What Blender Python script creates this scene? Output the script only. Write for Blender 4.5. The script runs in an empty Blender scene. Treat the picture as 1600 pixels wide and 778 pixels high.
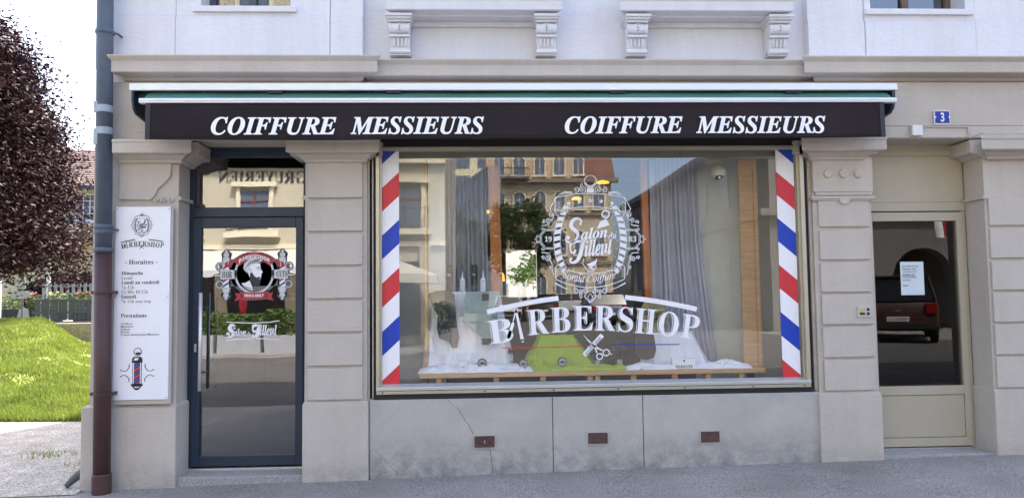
import bpy, math, random
import numpy as np
from mathutils import Matrix, Vector, noise
S = bpy.context.scene; COL = S.collection
PI = math.pi; R = math.radians
random.seed(7); rng = np.random.default_rng(5)

# ------------------------------------------------------------------ camera
yaw, pitch, roll, D, H = .045, .062, .0125, 6.4, 1.47
cy_, sy_ = math.cos(yaw), math.sin(yaw)
fw = Vector((sy_*math.cos(pitch), cy_*math.cos(pitch), math.sin(pitch)))
r0 = Vector((cy_, -sy_, 0)); u0 = r0.cross(fw)
rr = r0*math.cos(roll) - u0*math.sin(roll); uu = r0*math.sin(roll) + u0*math.cos(roll)
cam = bpy.data.cameras.new('camera'); co = bpy.data.objects.new('camera', cam); COL.objects.link(co)
m = Matrix.Identity(4)
for i in range(3):
    m[i][0] = rr[i]; m[i][1] = uu[i]; m[i][2] = -fw[i]
m[0][3], m[1][3], m[2][3] = 0, -D, H
co.matrix_world = m
cam.sensor_width = 36; cam.lens = 36*1200/1600; cam.clip_end = 2000; cam.clip_start = .05
S.camera = co
# ------------------------------------------------------------------ sky and sun
SUN_EL, SUN_AZ = R(56), R(24)            # azimuth from +y towards +x
w = bpy.data.worlds.new('World'); S.world = w; w.use_nodes = True
nt = w.node_tree; bg = nt.nodes['Background']
sky = nt.nodes.new('ShaderNodeTexSky'); sky.sky_type = 'NISHITA'; sky.sun_disc = False
sky.sun_elevation = SUN_EL; sky.sun_rotation = SUN_AZ; sky.altitude = 600; sky.air_density = .8; sky.dust_density = 7; sky.ozone_density = 0
nt.links.new(sky.outputs[0], bg.inputs[0]); bg.inputs[1].default_value = .15
sl = bpy.data.lights.new('sun', 'SUN'); sl.energy = 2.2; sl.angle = R(.5); sl.color = (1, .95, .88)
so = bpy.data.objects.new('sun', sl); COL.objects.link(so)
sd = Vector((math.sin(SUN_AZ)*math.cos(SUN_EL), math.cos(SUN_AZ)*math.cos(SUN_EL), math.sin(SUN_EL)))
so.rotation_euler = sd.to_track_quat('Z', 'Y').to_euler(); so.location = (0, 0, 40)
S.view_settings.view_transform = 'Standard'; S.view_settings.look = 'None'
S.view_settings.exposure = 2.58; S.view_settings.gamma = 1
S.cycles.max_bounces = 10; S.cycles.transparent_max_bounces = 24; S.cycles.diffuse_bounces = 4
S.cycles.sample_clamp_indirect = 6

# ------------------------------------------------------------------ materials
MATS = {}
def mat(name, col, rough=.8, metal=0, var=.06, vs=3, bump=0, bs=60, spec=.4, fine=0, col2=None, detail=6, stretch=None, trans=0, emit=None, bstretch=None, sharp=.15, streak=0):
    if name in MATS: return MATS[name]
    mt = bpy.data.materials.new(name); mt.use_nodes = True; MATS[name] = mt
    n = mt.node_tree.nodes; l = mt.node_tree.links; b = n['Principled BSDF']
    b.inputs['Roughness'].default_value = rough; b.inputs['Metallic'].default_value = metal
    b.inputs['Specular IOR Level'].default_value = spec
    c = (*col, 1)
    tc = n.new('ShaderNodeTexCoord'); src = tc.outputs['Object']
    if stretch:
        mp = n.new('ShaderNodeMapping'); mp.inputs['Scale'].default_value = stretch; l.new(src, mp.inputs[0]); src = mp.outputs[0]
    if var or col2:
        nz = n.new('ShaderNodeTexNoise'); nz.inputs['Scale'].default_value = vs; nz.inputs['Detail'].default_value = detail
        nz.inputs['Roughness'].default_value = .65
        l.new(src, nz.inputs['Vector'])
        rp = n.new('ShaderNodeValToRGB'); rp.color_ramp.elements[0].position = .3; rp.color_ramp.elements[1].position = .7
        rp.color_ramp.elements[0].color = (*[max(0, x*(1-var)) for x in col], 1)
        rp.color_ramp.elements[1].color = (*[min(1, x*(1+var)) for x in (col2 or col)], 1)
        l.new(nz.outputs[0], rp.inputs[0]); out = rp.outputs[0]
        if fine:
            n2 = n.new('ShaderNodeTexNoise'); n2.inputs['Scale'].default_value = bs*2; n2.inputs['Detail'].default_value = 3
            l.new(src, n2.inputs['Vector'])
            r2 = n.new('ShaderNodeValToRGB'); r2.color_ramp.elements[0].position = .5-sharp; r2.color_ramp.elements[1].position = .5+sharp
            r2.color_ramp.elements[0].color = (1-fine,)*3+(1,); r2.color_ramp.elements[1].color = (1,)*4
            l.new(n2.outputs[0], r2.inputs[0])
            mx = n.new('ShaderNodeMix'); mx.data_type = 'RGBA'; mx.blend_type = 'MULTIPLY'; mx.inputs[0].default_value = 1
            l.new(out, mx.inputs[6]); l.new(r2.outputs[0], mx.inputs[7]); out = mx.outputs[2]
        if streak:
            m3 = n.new('ShaderNodeMapping'); m3.inputs['Scale'].default_value = (7, 7, .7); l.new(src, m3.inputs[0])
            n3 = n.new('ShaderNodeTexNoise'); n3.inputs['Scale'].default_value = 1.0; n3.inputs['Detail'].default_value = 7; n3.inputs['Roughness'].default_value = .7; l.new(m3.outputs[0], n3.inputs['Vector'])
            r3 = n.new('ShaderNodeValToRGB'); r3.color_ramp.elements[0].position = .34; r3.color_ramp.elements[1].position = .56
            r3.color_ramp.elements[0].color = (1-streak,)*3+(1,); r3.color_ramp.elements[1].color = (1,)*4; l.new(n3.outputs[0], r3.inputs[0])
            mx = n.new('ShaderNodeMix'); mx.data_type = 'RGBA'; mx.blend_type = 'MULTIPLY'; mx.inputs[0].default_value = 1
            l.new(out, mx.inputs[6]); l.new(r3.outputs[0], mx.inputs[7]); out = mx.outputs[2]
        l.new(out, b.inputs['Base Color'])
    else: b.inputs['Base Color'].default_value = c
    if bump:
        nb = n.new('ShaderNodeTexNoise'); nb.inputs['Scale'].default_value = bs; nb.inputs['Detail'].default_value = 5
        if bstretch:
            mb_ = n.new('ShaderNodeMapping'); mb_.inputs['Scale'].default_value = bstretch; l.new(src, mb_.inputs[0]); l.new(mb_.outputs[0], nb.inputs['Vector'])
        else: l.new(src, nb.inputs['Vector'])
        bp = n.new('ShaderNodeBump'); bp.inputs['Strength'].default_value = bump; bp.inputs['Distance'].default_value = .01
        l.new(nb.outputs[0], bp.inputs['Height']); l.new(bp.outputs[0], b.inputs['Normal'])
    if trans:
        tr = n.new('ShaderNodeBsdfTranslucent'); tr.inputs[0].default_value = c
        ms = n.new('ShaderNodeMixShader'); ms.inputs[0].default_value = trans
        l.new(b.outputs[0], ms.inputs[1]); l.new(tr.outputs[0], ms.inputs[2]); l.new(ms.outputs[0], n['Material Output'].inputs[0])
    if emit:
        b.inputs['Emission Color'].default_value = c; b.inputs['Emission Strength'].default_value = emit
    return mt
def glassmat(name, ior, tint=(.96, .97, .97), wav=0):
    mt = bpy.data.materials.new(name); mt.use_nodes = True
    n = mt.node_tree.nodes; l = mt.node_tree.links; n.remove(n['Principled BSDF'])
    t = n.new('ShaderNodeBsdfTransparent'); t.inputs[0].default_value = (*tint, 1)
    g = n.new('ShaderNodeBsdfGlossy'); g.inputs['Roughness'].default_value = 0; g.inputs[0].default_value = (1, 1, 1, 1)
    f0 = ((ior-1)/(ior+1))**2
    lw = n.new('ShaderNodeLayerWeight'); lw.inputs[0].default_value = .5
    pw_ = n.new('ShaderNodeMath'); pw_.operation = 'POWER'; pw_.inputs[1].default_value = 5; l.new(lw.outputs['Facing'], pw_.inputs[0])
    f = n.new('ShaderNodeMapRange'); f.inputs[3].default_value = f0; f.inputs[4].default_value = 1; l.new(pw_.outputs[0], f.inputs[0])
    ms = n.new('ShaderNodeMixShader'); l.new(f.outputs[0], ms.inputs[0]); l.new(t.outputs[0], ms.inputs[1]); l.new(g.outputs[0], ms.inputs[2])
    l.new(ms.outputs[0], n['Material Output'].inputs[0])
    if wav:
        tc = n.new('ShaderNodeTexCoord'); nz = n.new('ShaderNodeTexNoise'); nz.inputs['Scale'].default_value = 1.6; nz.inputs['Detail'].default_value = 1
        l.new(tc.outputs['Object'], nz.inputs['Vector'])
        bp = n.new('ShaderNodeBump'); bp.inputs['Strength'].default_value = 1; bp.inputs['Distance'].default_value = wav
        l.new(nz.outputs[0], bp.inputs['Height']); l.new(bp.outputs[0], g.inputs['Normal'])
    MATS[name] = mt; return mt
TAN = (.515, .46, .395)
M_tan = mat('tan_plaster', TAN, .9, var=.07, vs=1.5, bump=.26, bs=20, fine=.04, bstretch=(1, 1, 3), streak=.06)
M_white = mat('white_plaster', (.70, .695, .715), .9, streak=.06, var=.05, vs=1.6, bump=.38, bs=20, fine=.03, bstretch=(1, 1, 1.8))
M_white2 = mat('white_stone_trim', (.68, .675, .69), .85, streak=.06, var=.04, vs=6, bump=.2, bs=50)
M_cream = mat('cream_paint', (.44, .39, .29), .55, var=.04, vs=4, bump=.06, bs=30, stretch=(1, 1, .3))
M_champ = mat('champagne_aluminium', (.50, .46, .35), .38, metal=.55, var=.05, vs=8)
M_alu = mat('brushed_aluminium', (.62, .62, .60), .32, metal=.8, var=.06, vs=12, stretch=(.3, 1, 1))
M_navy = mat('navy_door_paint', (.022, .036, .06), .42, var=.08, vs=4)
M_black = mat('black_rubber', (.018, .018, .02), .6, var=.2, vs=20)
M_wood = mat('pine_wood', (.55, .33, .15), .6, var=.2, vs=5, stretch=(1, 1, 8), bump=.1, bs=30)
M_woodd = mat('orange_stained_wood', (.58, .19, .05), .5, var=.25, vs=4, stretch=(8, 8, .6))
M_red = mat('sign_red', (.62, .035, .045), .4, var=0)
M_blue = mat('sign_blue', (.008, .05, .42), .4, var=0)
M_vinyl = mat('white_vinyl', (.86, .85, .86), .45, var=.02, vs=10)
M_ink = mat('black_ink', (.03, .03, .035), .5, var=0)
M_panel = mat('white_sign_panel', (.80, .795, .81), .35, var=.015, vs=3)
M_dark = mat('dark_interior', (.10, .09, .08), .9, var=.15)
M_glass = glassmat('shop_glass', 2.1, (.97, .98, .97), wav=.0006)
M_glassd = glassmat('door_glass', 2.9, (.55, .57, .6), wav=.0012)
M_glassr = glassmat('dark_door_glass', 1.62, (.55, .50, .46), wav=.0006)
M_wglass = glassmat('window_glass', 2.2, (.5, .52, .55))

# stone base with splash dirt
M_stone = mat('grey_base_stone', (.46, .432, .39), .85, var=.10, vs=2.6, bump=.25, bs=60, fine=.08)
def dirt(mt, z0, z1, dark):
    n = mt.node_tree.nodes; l = mt.node_tree.links; b = n['Principled BSDF']
    lk = b.inputs['Base Color'].links[0]; src = lk.from_socket
    g = n.new('ShaderNodeNewGeometry'); sx = n.new('ShaderNodeSeparateXYZ'); l.new(g.outputs['Position'], sx.inputs[0])
    mr = n.new('ShaderNodeMapRange'); mr.inputs[1].default_value = z1; mr.inputs[2].default_value = z0; l.new(sx.outputs[2], mr.inputs[0])
    nz = n.new('ShaderNodeTexNoise'); nz.inputs['Scale'].default_value = 9; nz.inputs['Detail'].default_value = 8; nz.inputs['Roughness'].default_value = .75
    l.new(g.outputs['Position'], nz.inputs['Vector'])
    mu = n.new('ShaderNodeMath'); mu.operation = 'MULTIPLY'; l.new(mr.outputs[0], mu.inputs[0])
    m2 = n.new('ShaderNodeMapRange'); m2.inputs[1].default_value = .35; m2.inputs[2].default_value = .65; l.new(nz.outputs[0], m2.inputs[0]); l.new(m2.outputs[0], mu.inputs[1])
    mx = n.new('ShaderNodeMix'); mx.data_type = 'RGBA'; l.new(mu.outputs[0], mx.inputs[0]); l.new(src, mx.inputs[6]); mx.inputs[7].default_value = (*dark, 1)
    l.new(mx.outputs[2], b.inputs['Base Color'])
dirt(M_stone, .0, .36, (.17, .17, .165))
dirt(M_tan, -.1, .22, (.24, .22, .20))

# ------------------------------------------------------------------ helpers
def tag(o, label=None, cat=None, group=None, kind=None):
    if label: o['label'] = label
    if cat: o['category'] = cat
    if group: o['group'] = group
    if kind: o['kind'] = kind
    return o
def root(name, loc, label, cat, group=None, rz=0):
    o = bpy.data.objects.new(name, None); COL.objects.link(o); o.location = loc; o.rotation_euler = (0, 0, rz)
    o.empty_display_size = .2
    return tag(o, label, cat, group)
def is_world_built(parent): return parent is not None and parent.type == 'EMPTY'
class MB:
    def __init__(s): s.v = []; s.f = []
    def add(s, vs, fs):
        k = len(s.v); s.v += [tuple(p) for p in vs]; s.f += [tuple(i+k for i in f) for f in fs]; return s
    def box(s, x0, x1, y0, y1, z0, z1):
        return s.add([(x0,y0,z0),(x1,y0,z0),(x1,y1,z0),(x0,y1,z0),(x0,y0,z1),(x1,y0,z1),(x1,y1,z1),(x0,y1,z1)],
              [(0,3,2,1),(4,5,6,7),(0,1,5,4),(1,2,6,5),(2,3,7,6),(3,0,4,7)])
    def extx(s, prof, x0, x1, mit0=0, mit1=0, ref=None):
        # profile list (y,z) extruded along x; mitre: ends pulled with y so that corners return
        n = len(prof); yr = ref if ref is not None else max(p[0] for p in prof)
        a = [(x0-(yr-y)*mit0, y, z) for y, z in prof]; b = [(x1+(yr-y)*mit1, y, z) for y, z in prof]
        return s.add(a+b, [tuple(range(n))[::-1], tuple(range(n, 2*n))]+[(i, (i+1) % n, n+(i+1) % n, n+i) for i in range(n)])
    def prism(s, poly, y0, y1):   # poly (x,z)
        n = len(poly); a = [(x, y0, z) for x, z in poly]; b = [(x, y1, z) for x, z in poly]
        return s.add(a+b, [tuple(range(n)), tuple(range(n, 2*n))[::-1]]+[(i, n+i, n+(i+1) % n, (i+1) % n) for i in range(n)])
    def prismx(s, poly, x0, x1):  # poly (y,z)
        return s.extx(poly, x0, x1)
    def prismz(s, poly, z0, z1):
        n = len(poly); a = [(x, y, z0) for x, y in poly]; b = [(x, y, z1) for x, y in poly]
        return s.add(a+b, [tuple(range(n))[::-1], tuple(range(n, 2*n))]+[(i, (i+1) % n, n+(i+1) % n, n+i) for i in range(n)])
    def tube(s, pts, rad, seg=12, cap=True):
        pts = [Vector(p) for p in pts]; rs = rad if isinstance(rad, (list, tuple)) else [rad]*len(pts)
        vs = []; fs = []; up = Vector((.123, .9, .31))
        for i, p in enumerate(pts):
            d = (pts[min(i+1, len(pts)-1)]-pts[max(i-1, 0)]).normalized()
            a = d.cross(up).normalized(); b = d.cross(a)
            for k in range(seg):
                t = 2*PI*k/seg; vs.append(p+(a*math.cos(t)+b*math.sin(t))*rs[i])
        for i in range(len(pts)-1):
            for k in range(seg):
                k2 = (k+1) % seg; fs.append((i*seg+k, i*seg+k2, (i+1)*seg+k2, (i+1)*seg+k))
        if cap: fs += [tuple(range(seg))[::-1], tuple(range((len(pts)-1)*seg, len(pts)*seg))]
        return s.add(vs, fs)
    def lathe(s, c, prof, seg=24, axis='z'):
        vs = []; fs = []
        for r_, h in prof:
            for k in range(seg):
                t = 2*PI*k/seg; a, b = r_*math.cos(t), r_*math.sin(t)
                vs.append((c[0]+a, c[1]+b, c[2]+h) if axis == 'z' else (c[0]+a, c[1]+h, c[2]+b) if axis == 'y' else (c[0]+h, c[1]+a, c[2]+b))
        for i in range(len(prof)-1):
            for k in range(seg):
                k2 = (k+1) % seg; fs.append((i*seg+k, i*seg+k2, (i+1)*seg+k2, (i+1)*seg+k))
        return s.add(vs, fs)
    def grid(s, nx, ny, fn):
        vs = [fn(i/nx, j/ny) for j in range(ny+1) for i in range(nx+1)]
        return s.add(vs, [(j*(nx+1)+i, j*(nx+1)+i+1, (j+1)*(nx+1)+i+1, (j+1)*(nx+1)+i) for j in range(ny) for i in range(nx)])
    def build(s, name, mt, parent=None, bevel=0, smooth=False, seg=2, solid=0):
        me = bpy.data.meshes.new(name); me.from_pydata([tuple(map(float, p)) for p in s.v], [], s.f); me.update()
        me.materials.append(mt)
        o = bpy.data.objects.new(name, me); COL.objects.link(o)
        if smooth:
            for p in me.polygons: p.use_smooth = True
        if parent is not None:
            o.parent = parent
            if is_world_built(parent) and not parent.get('_local'):
                o.matrix_parent_inverse = Matrix.Translation(-parent.location)
        if solid:
            md = o.modifiers.new('s', 'SOLIDIFY'); md.thickness = solid
        if bevel:
            md = o.modifiers.new('b', 'BEVEL'); md.width = bevel; md.segments = seg; md.limit_method = 'ANGLE'; md.angle_limit = R(35)
        return o
def bx(*a): return MB().box(*a)
def fix_normals(o):
    import bmesh
    b = bmesh.new(); b.from_mesh(o.data); bmesh.ops.recalc_face_normals(b, faces=b.faces); b.to_mesh(o.data); b.free(); return o

# -------- lettering
ST = {'bi': (0x1D468, 0x1D482, None), 'b': (0x1D400, 0x1D41A, 0x1D7CE), 'sc': (0x1D4D0, 0x1D4EA, None), 'i': (0x1D434, 0x1D44E, None),
      'sb': (0x1D5D4, 0x1D5EE, 0x1D7EC), 'sbi': (0x1D63C, 0x1D656, None), 's': (None, None, None)}
_tc = {}
def glyphs(body, style, off=0, space=1):
    key = (body, style, off, space)
    if key in _tc: return _tc[key]
    up, lo, dg = ST[style]; r_ = ''
    for ch in body:
        if up and 'A' <= ch <= 'Z': r_ += chr(up+ord(ch)-65)
        elif lo and 'a' <= ch <= 'z': r_ += 'ℎ' if (style == 'i' and ch == 'h') else chr(lo+ord(ch)-97)
        elif dg and ch.isdigit(): r_ += chr(dg+ord(ch)-48)
        else: r_ += ch
    c = bpy.data.curves.new('t', 'FONT'); c.body = r_; c.offset = off; c.resolution_u = 4; c.space_character = space
    o = bpy.data.objects.new('t', c); COL.objects.link(o)
    dp = bpy.context.evaluated_depsgraph_get(); me = bpy.data.meshes.new_from_object(o.evaluated_get(dp))
    vs = np.array([v.co[:2] for v in me.vertices]) if len(me.vertices) else np.zeros((1, 2)); fs = [tuple(p.vertices) for p in me.polygons]
    bpy.data.objects.remove(o); bpy.data.curves.remove(c); bpy.data.meshes.remove(me)
    _tc[key] = (vs, fs); return vs, fs
class Art:
    """flat lettering and marks in local (u, v), mapped on a real surface when built"""
    def __init__(s): s.v = []; s.f = []
    def add(s, vs, fs):
        k = len(s.v); s.v += [tuple(p) for p in vs]; s.f += [tuple(i+k for i in f) for f in fs]; return s
    def poly(s, pts): return s.add(pts, [tuple(range(len(pts)))])
    def rect(s, a, b, c, d): return s.poly([(a, c), (b, c), (b, d), (a, d)])
    def ribbon(s, pts, w, w1=None):
        pts = [Vector((p[0], p[1])) for p in pts]; n = len(pts); vs = []
        for i, p in enumerate(pts):
            d = (pts[min(i+1, n-1)]-pts[max(i-1, 0)]); d = d.normalized() if d.length > 1e-9 else Vector((1, 0)); nn = Vector((-d.y, d.x))
            ww = w if w1 is None else w+(w1-w)*i/(n-1)
            vs += [p+nn*ww/2, p-nn*ww/2]
        return s.add(vs, [(2*i, 2*i+1, 2*i+3, 2*i+2) for i in range(n-1)])
    def arc(s, cx, cy, rx, ry, a0, a1, w, n=28): return s.ribbon([(cx+rx*math.cos(R(a0+(a1-a0)*i/n)), cy+ry*math.sin(R(a0+(a1-a0)*i/n))) for i in range(n+1)], w)
    def disc(s, cx, cy, rx, ry=None, n=28):
        ry = ry or rx; return s.poly([(cx+rx*math.cos(2*PI*i/n), cy+ry*math.sin(2*PI*i/n)) for i in range(n)])
    def spiral(s, cx, cy, r0, r1, a0, turns, w, n=26):
        return s.ribbon([(cx+(r0+(r1-r0)*i/n)*math.cos(R(a0)+turns*2*PI*i/n), cy+(r0+(r1-r0)*i/n)*math.sin(R(a0)+turns*2*PI*i/n)) for i in range(n+1)], w)
    def star(s, cx, cy, r_):
        c = [(cx, cy)]+[(cx+(r_ if i % 2 == 0 else r_*.42)*math.sin(PI*i/5), cy+(r_ if i % 2 == 0 else r_*.42)*math.cos(PI*i/5)) for i in range(10)]
        return s.add(c, [(0, i+1, (i+1) % 10+1) for i in range(10)])
    def text(s, body, style, u0, u1, v0, v1, rot=0, off=0, space=1, shear=0, inline=None, fn=None):
        vs, fs = glyphs(body, style, off, space)
        mn, mx = vs.min(0), vs.max(0); p = (vs-mn)/(mx-mn)
        p = p*[u1-u0, v1-v0]+[u0, v0]
        if shear: p[:, 0] += (p[:, 1]-v0)*shear
        if rot:
            c = np.array([(u0+u1)/2, (v0+v1)/2]); a = R(rot); q = p-c
            p = np.stack([q[:, 0]*math.cos(a)-q[:, 1]*math.sin(a), q[:, 0]*math.sin(a)+q[:, 1]*math.cos(a)], 1)+c
        if fn: p = np.array([fn(x, y) for x, y in p])
        s.add(p.tolist(), fs)
        if inline:       # a thin line set off from the left-hand contour of each stroke
            g0, g1 = inline; ed = {}
            for f in fs:
                for i in range(len(f)):
                    a, b = f[i], f[(i+1) % len(f)]; ed[(a, b)] = ed.get((a, b), 0)+1
            for (a, b) in ed:
                if (b, a) in ed: continue
                d = p[b]-p[a]; L = np.hypot(*d)
                if L < 1e-9: continue
                nn = np.array([d[1], -d[0]])/L
                if nn @ np.array([-.93, .1]) > .45:
                    q = [p[a]+[-g0, 0], p[b]+[-g0, 0], p[b]+[-g1, 0], p[a]+[-g1, 0]]
                    s.add(q, [(0, 1, 2, 3)])
        return s
    def build(s, name, mt, parent, fn):
        me = bpy.data.meshes.new(name); me.from_pydata([tuple(map(float, fn(u, v))) for u, v in s.v], [], s.f); me.update(); me.materials.append(mt)
        o = bpy.data.objects.new(name, me); COL.objects.link(o)
        if parent is not None:
            o.parent = parent
            if is_world_built(parent) and not parent.get('_local'): o.matrix_parent_inverse = Matrix.Translation(-parent.location)
        return o
def clip_poly(poly, x0, x1, z0, z1):
    for ax, lim, sg in ((0, x0, 1), (0, x1, -1), (1, z0, 1), (1, z1, -1)):
        out = []
        for i in range(len(poly)):
            a, b = poly[i], poly[(i+1) % len(poly)]
            ina, inb = (a[ax]-lim)*sg >= 0, (b[ax]-lim)*sg >= 0
            if ina: out.append(a)
            if ina != inb:
                t = (lim-a[ax])/(b[ax]-a[ax]); out.append((a[0]+t*(b[0]-a[0]), a[1]+t*(b[1]-a[1])))
        poly = out
        if not poly: return []
    return poly
def gz(x): return .012+.016*max(-3.3, min(7, x))

# ------------------------------------------------------------------ ground
M_asph = mat('asphalt', (.31, .292, .268), .9, var=.26, vs=.8, bump=.6, bs=42, fine=.5, sharp=.1)
xs = [-220, -90, -40, -20, -10, -6, -3.3, -2, 0, 2, 4, 7, 10, 20, 40, 90, 220]; ys = [-260, -120, -60, -30, -20, -14, -9, -6, -4, -2, -.5, .3, 3, 8, 20, 60, 200]
g = MB(); nx, ny = len(xs), len(ys)
g.add([(x, y, gz(x)) for y in ys for x in xs], [(j*nx+i, j*nx+i+1, (j+1)*nx+i+1, (j+1)*nx+i) for j in range(ny-1) for i in range(nx-1)])
tag(g.build('ground', M_asph), kind='structure')
M_road = mat('road_asphalt', (.115, .11, .105), .9, var=.2, vs=.5, bump=.6, bs=42, fine=.45, sharp=.1)
g = MB(); g.add([(x, y, gz(x)+.004) for y in (-13.9, -4.2) for x in xs], [(i, i+1, nx+i+1, nx+i) for i in range(nx-1)]); tag(g.build('road', M_road), kind='structure')
g = MB(); g.add([(x, y, gz(x)+.008) for y in (-110, -13.9) for x in (-.1, 2, 4, 7, 9.5)], [(i, i+1, 6+i, 5+i) for i in range(4)]); tag(g.build('square', M_road), kind='structure')
# gravel path beside the building
M_grav = mat('gravel', (.40, .375, .335), .95, var=.28, vs=4, bump=1, bs=26, fine=.6, sharp=.1)
def gpath(s, t):
    x = -3.17-s*16; y = -.12+.25*noise.noise(Vector((x*1.3, 0, 0)))*(1 if t == 0 else 0)+t*9
    return (x, y, gz(x)+.006)
tag(MB().grid(30, 12, gpath).build('gravel_path', M_grav), kind='structure')
q = MB()
for i in range(420):
    x = random.uniform(-2.9, 4.9); y = -.012-abs(random.gauss(0, .10)) if i < 320 else random.uniform(-1.6, -.1); r_ = random.uniform(.003, .009); z = gz(x)+.001
    if i > 395: r_ *= 1.8
    a0 = random.uniform(0, 6); q.add([(x+r_*math.cos(a0+k*2.1)*1.3, y+r_*math.sin(a0+k*2.1), z) for k in range(3)]+[(x, y, z+r_*.8)], [(0, 1, 3), (1, 2, 3), (2, 0, 3)])
tag(q.build('grit', mat('grit_stone', (.30, .27, .23), .9, var=.6, vs=8)), 'scattered grit and dry crumbs along the foot of the wall', 'grit', kind='stuff')
# lawn bank rising to the left
def bank(x, y):
    e = max(0, min(1, (y-3.75-.09*(-x-5)**1.15 if x < -5 else y-3.75)/9)); e = e*e*(3-2*e)
    s = max(0, min(1, (-x/(y+6.4)-.490)/.065)); s = s*s*(3-2*s)
    return gz(x)+(.06 if e > 0 else 0)*min(1, e*30)+e*(.30+.70*s)*.95+.03*noise.noise(Vector((x*.6, y*.6, 0)))*min(1, e*10)
M_soil = mat('grass_soil', (.14, .17, .03), .95, var=.35, vs=4, bump=1, bs=40, col2=(.22, .24, .05), fine=.3)
def lawn_pt(s, t):
    x = -3.17-s*24; y0 = 3.75 if x > -5 else 3.75+.09*(-x-5)**1.15; y = y0+t*(16.5-y0); return (x, y, bank(x, y)+.008)
tag(MB().grid(60, 44, lawn_pt).build('lawn', M_soil, smooth=True), kind='structure')
# grass blades
bv = []; bf = []
def blade(x, y, h, wd):
    a = random.uniform(0, PI); z = bank(x, y)+.005; l = random.uniform(-.6, .6)*h; l2 = random.uniform(-.6, .6)*h
    dx, dy = math.cos(a)*wd, math.sin(a)*wd; k = len(bv)
    bv.extend([(x-dx, y-dy, z), (x+dx, y+dy, z), (x+l, y+l2, z+h)]); bf.append((k, k+1, k+2))
for i in range(60000):
    t = random.random()**1.4; y = 3.7+t*12
    dd = y+6.4; x = -dd*random.uniform(.45, .64)
    if x > -3.2: continue
    y0 = 3.75 if x > -5 else 3.75+.09*(-x-5)**1.15
    if y < y0-.08: continue
    pn = noise.noise(Vector((x*1.7, y*1.7, 3)))
    if pn < -.2 and random.random() < .75: continue
    blade(x, y, random.uniform(.03, .11)*(1+.7*pn), .006+.0006*dd)
gr = MB(); gr.v = bv; gr.f = bf
M_grass = mat('grass_blade', (.14, .20, .03), .7, var=.35, vs=1.6, col2=(.33, .36, .07), trans=.35)
tag(gr.build('grass', M_grass), 'short sunlit green grass on the bank left of the building', 'grass', kind='stuff')
for i, (x, y) in enumerate([(-4.25, 1.5), (-3.6, 1.1), (-3.3, .6)]):
    q = MB()
    for k in range(70):
        a = random.uniform(0, 2*PI); r_ = random.random()**.7*.2; px, py = x+r_*math.cos(a)*1.4, y+r_*math.sin(a); h = random.uniform(.02, .07)
        q.add([(px-.005, py, gz(px)+.006), (px+.005, py, gz(px)+.006), (px+random.uniform(-.04, .04), py, gz(px)+h)], [(0, 1, 2)])
    tag(q.build('weed_tuft', M_grass), ['weed tuft in the gravel, farthest from the building', 'weed tuft in the gravel midway to the wall', 'weed tuft in the gravel closest to the building corner'][i], 'weed', 'weeds in the gravel path')

# ------------------------------------------------------------------ the barbershop building
B = root('corner_building', (0, 0, 0), 'tan and white plaster building housing the barbershop, two doors and a big shop window', 'building')
GX0, GX1 = -3.16, 6.4
BX1, BY1, BH = 15, 8.3, 11.3
# solid wall behind the order of pilasters, with openings
wl = MB()
def seg(x0, x1, y0=.16, z1=2.80): wl.box(x0, x1, y0, .5, -.2, z1)
wl.box(-3.13, -2.47, .05, .5, -.2, 2.8); wl.box(-1.42, -.88, .05, .5, -.2, 2.8); wl.box(2.88, 3.375, .05, .5, -.2, 2.8); wl.box(4.40, BX1, .05, .5, -.2, 2.8)
wl.box(-3.13, BX1, .07, .5, 2.8, 3.30)                     # lintel course
wl.box(-3.16, -3.0, .5, BY1, -.2, 3.30)                    # side wall at the corner
wl.box(-3.0, .52, BY1-.3, BY1, -.2, 3.3); wl.box(1.12, BX1, BY1-.3, BY1, -.2, 3.3); wl.box(.52, 1.12, BY1-.3, BY1, -.2, 1.45); wl.box(.52, 1.12, BY1-.3, BY1, 2.35, 3.3)
wl.box(BX1-.3, BX1, .5, BY1-.3, -.2, 3.3)
wl.build('ground_floor_wall', M_tan, B)
# opening reveals and shop interior shell
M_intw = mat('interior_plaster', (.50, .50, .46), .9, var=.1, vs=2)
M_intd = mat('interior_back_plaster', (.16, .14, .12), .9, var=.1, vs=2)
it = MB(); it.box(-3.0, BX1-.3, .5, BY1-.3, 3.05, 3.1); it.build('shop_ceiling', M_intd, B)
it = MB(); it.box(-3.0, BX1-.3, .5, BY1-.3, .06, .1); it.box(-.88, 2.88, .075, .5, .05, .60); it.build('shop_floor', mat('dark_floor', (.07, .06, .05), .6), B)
it = MB(); it.box(2.95, 3.1, .5, BY1-.3, .1, 3.05); it.box(-1.12, -1.0, .5, 5, .1, 3.05); it.build('partition_wall', M_intd, B)
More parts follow.
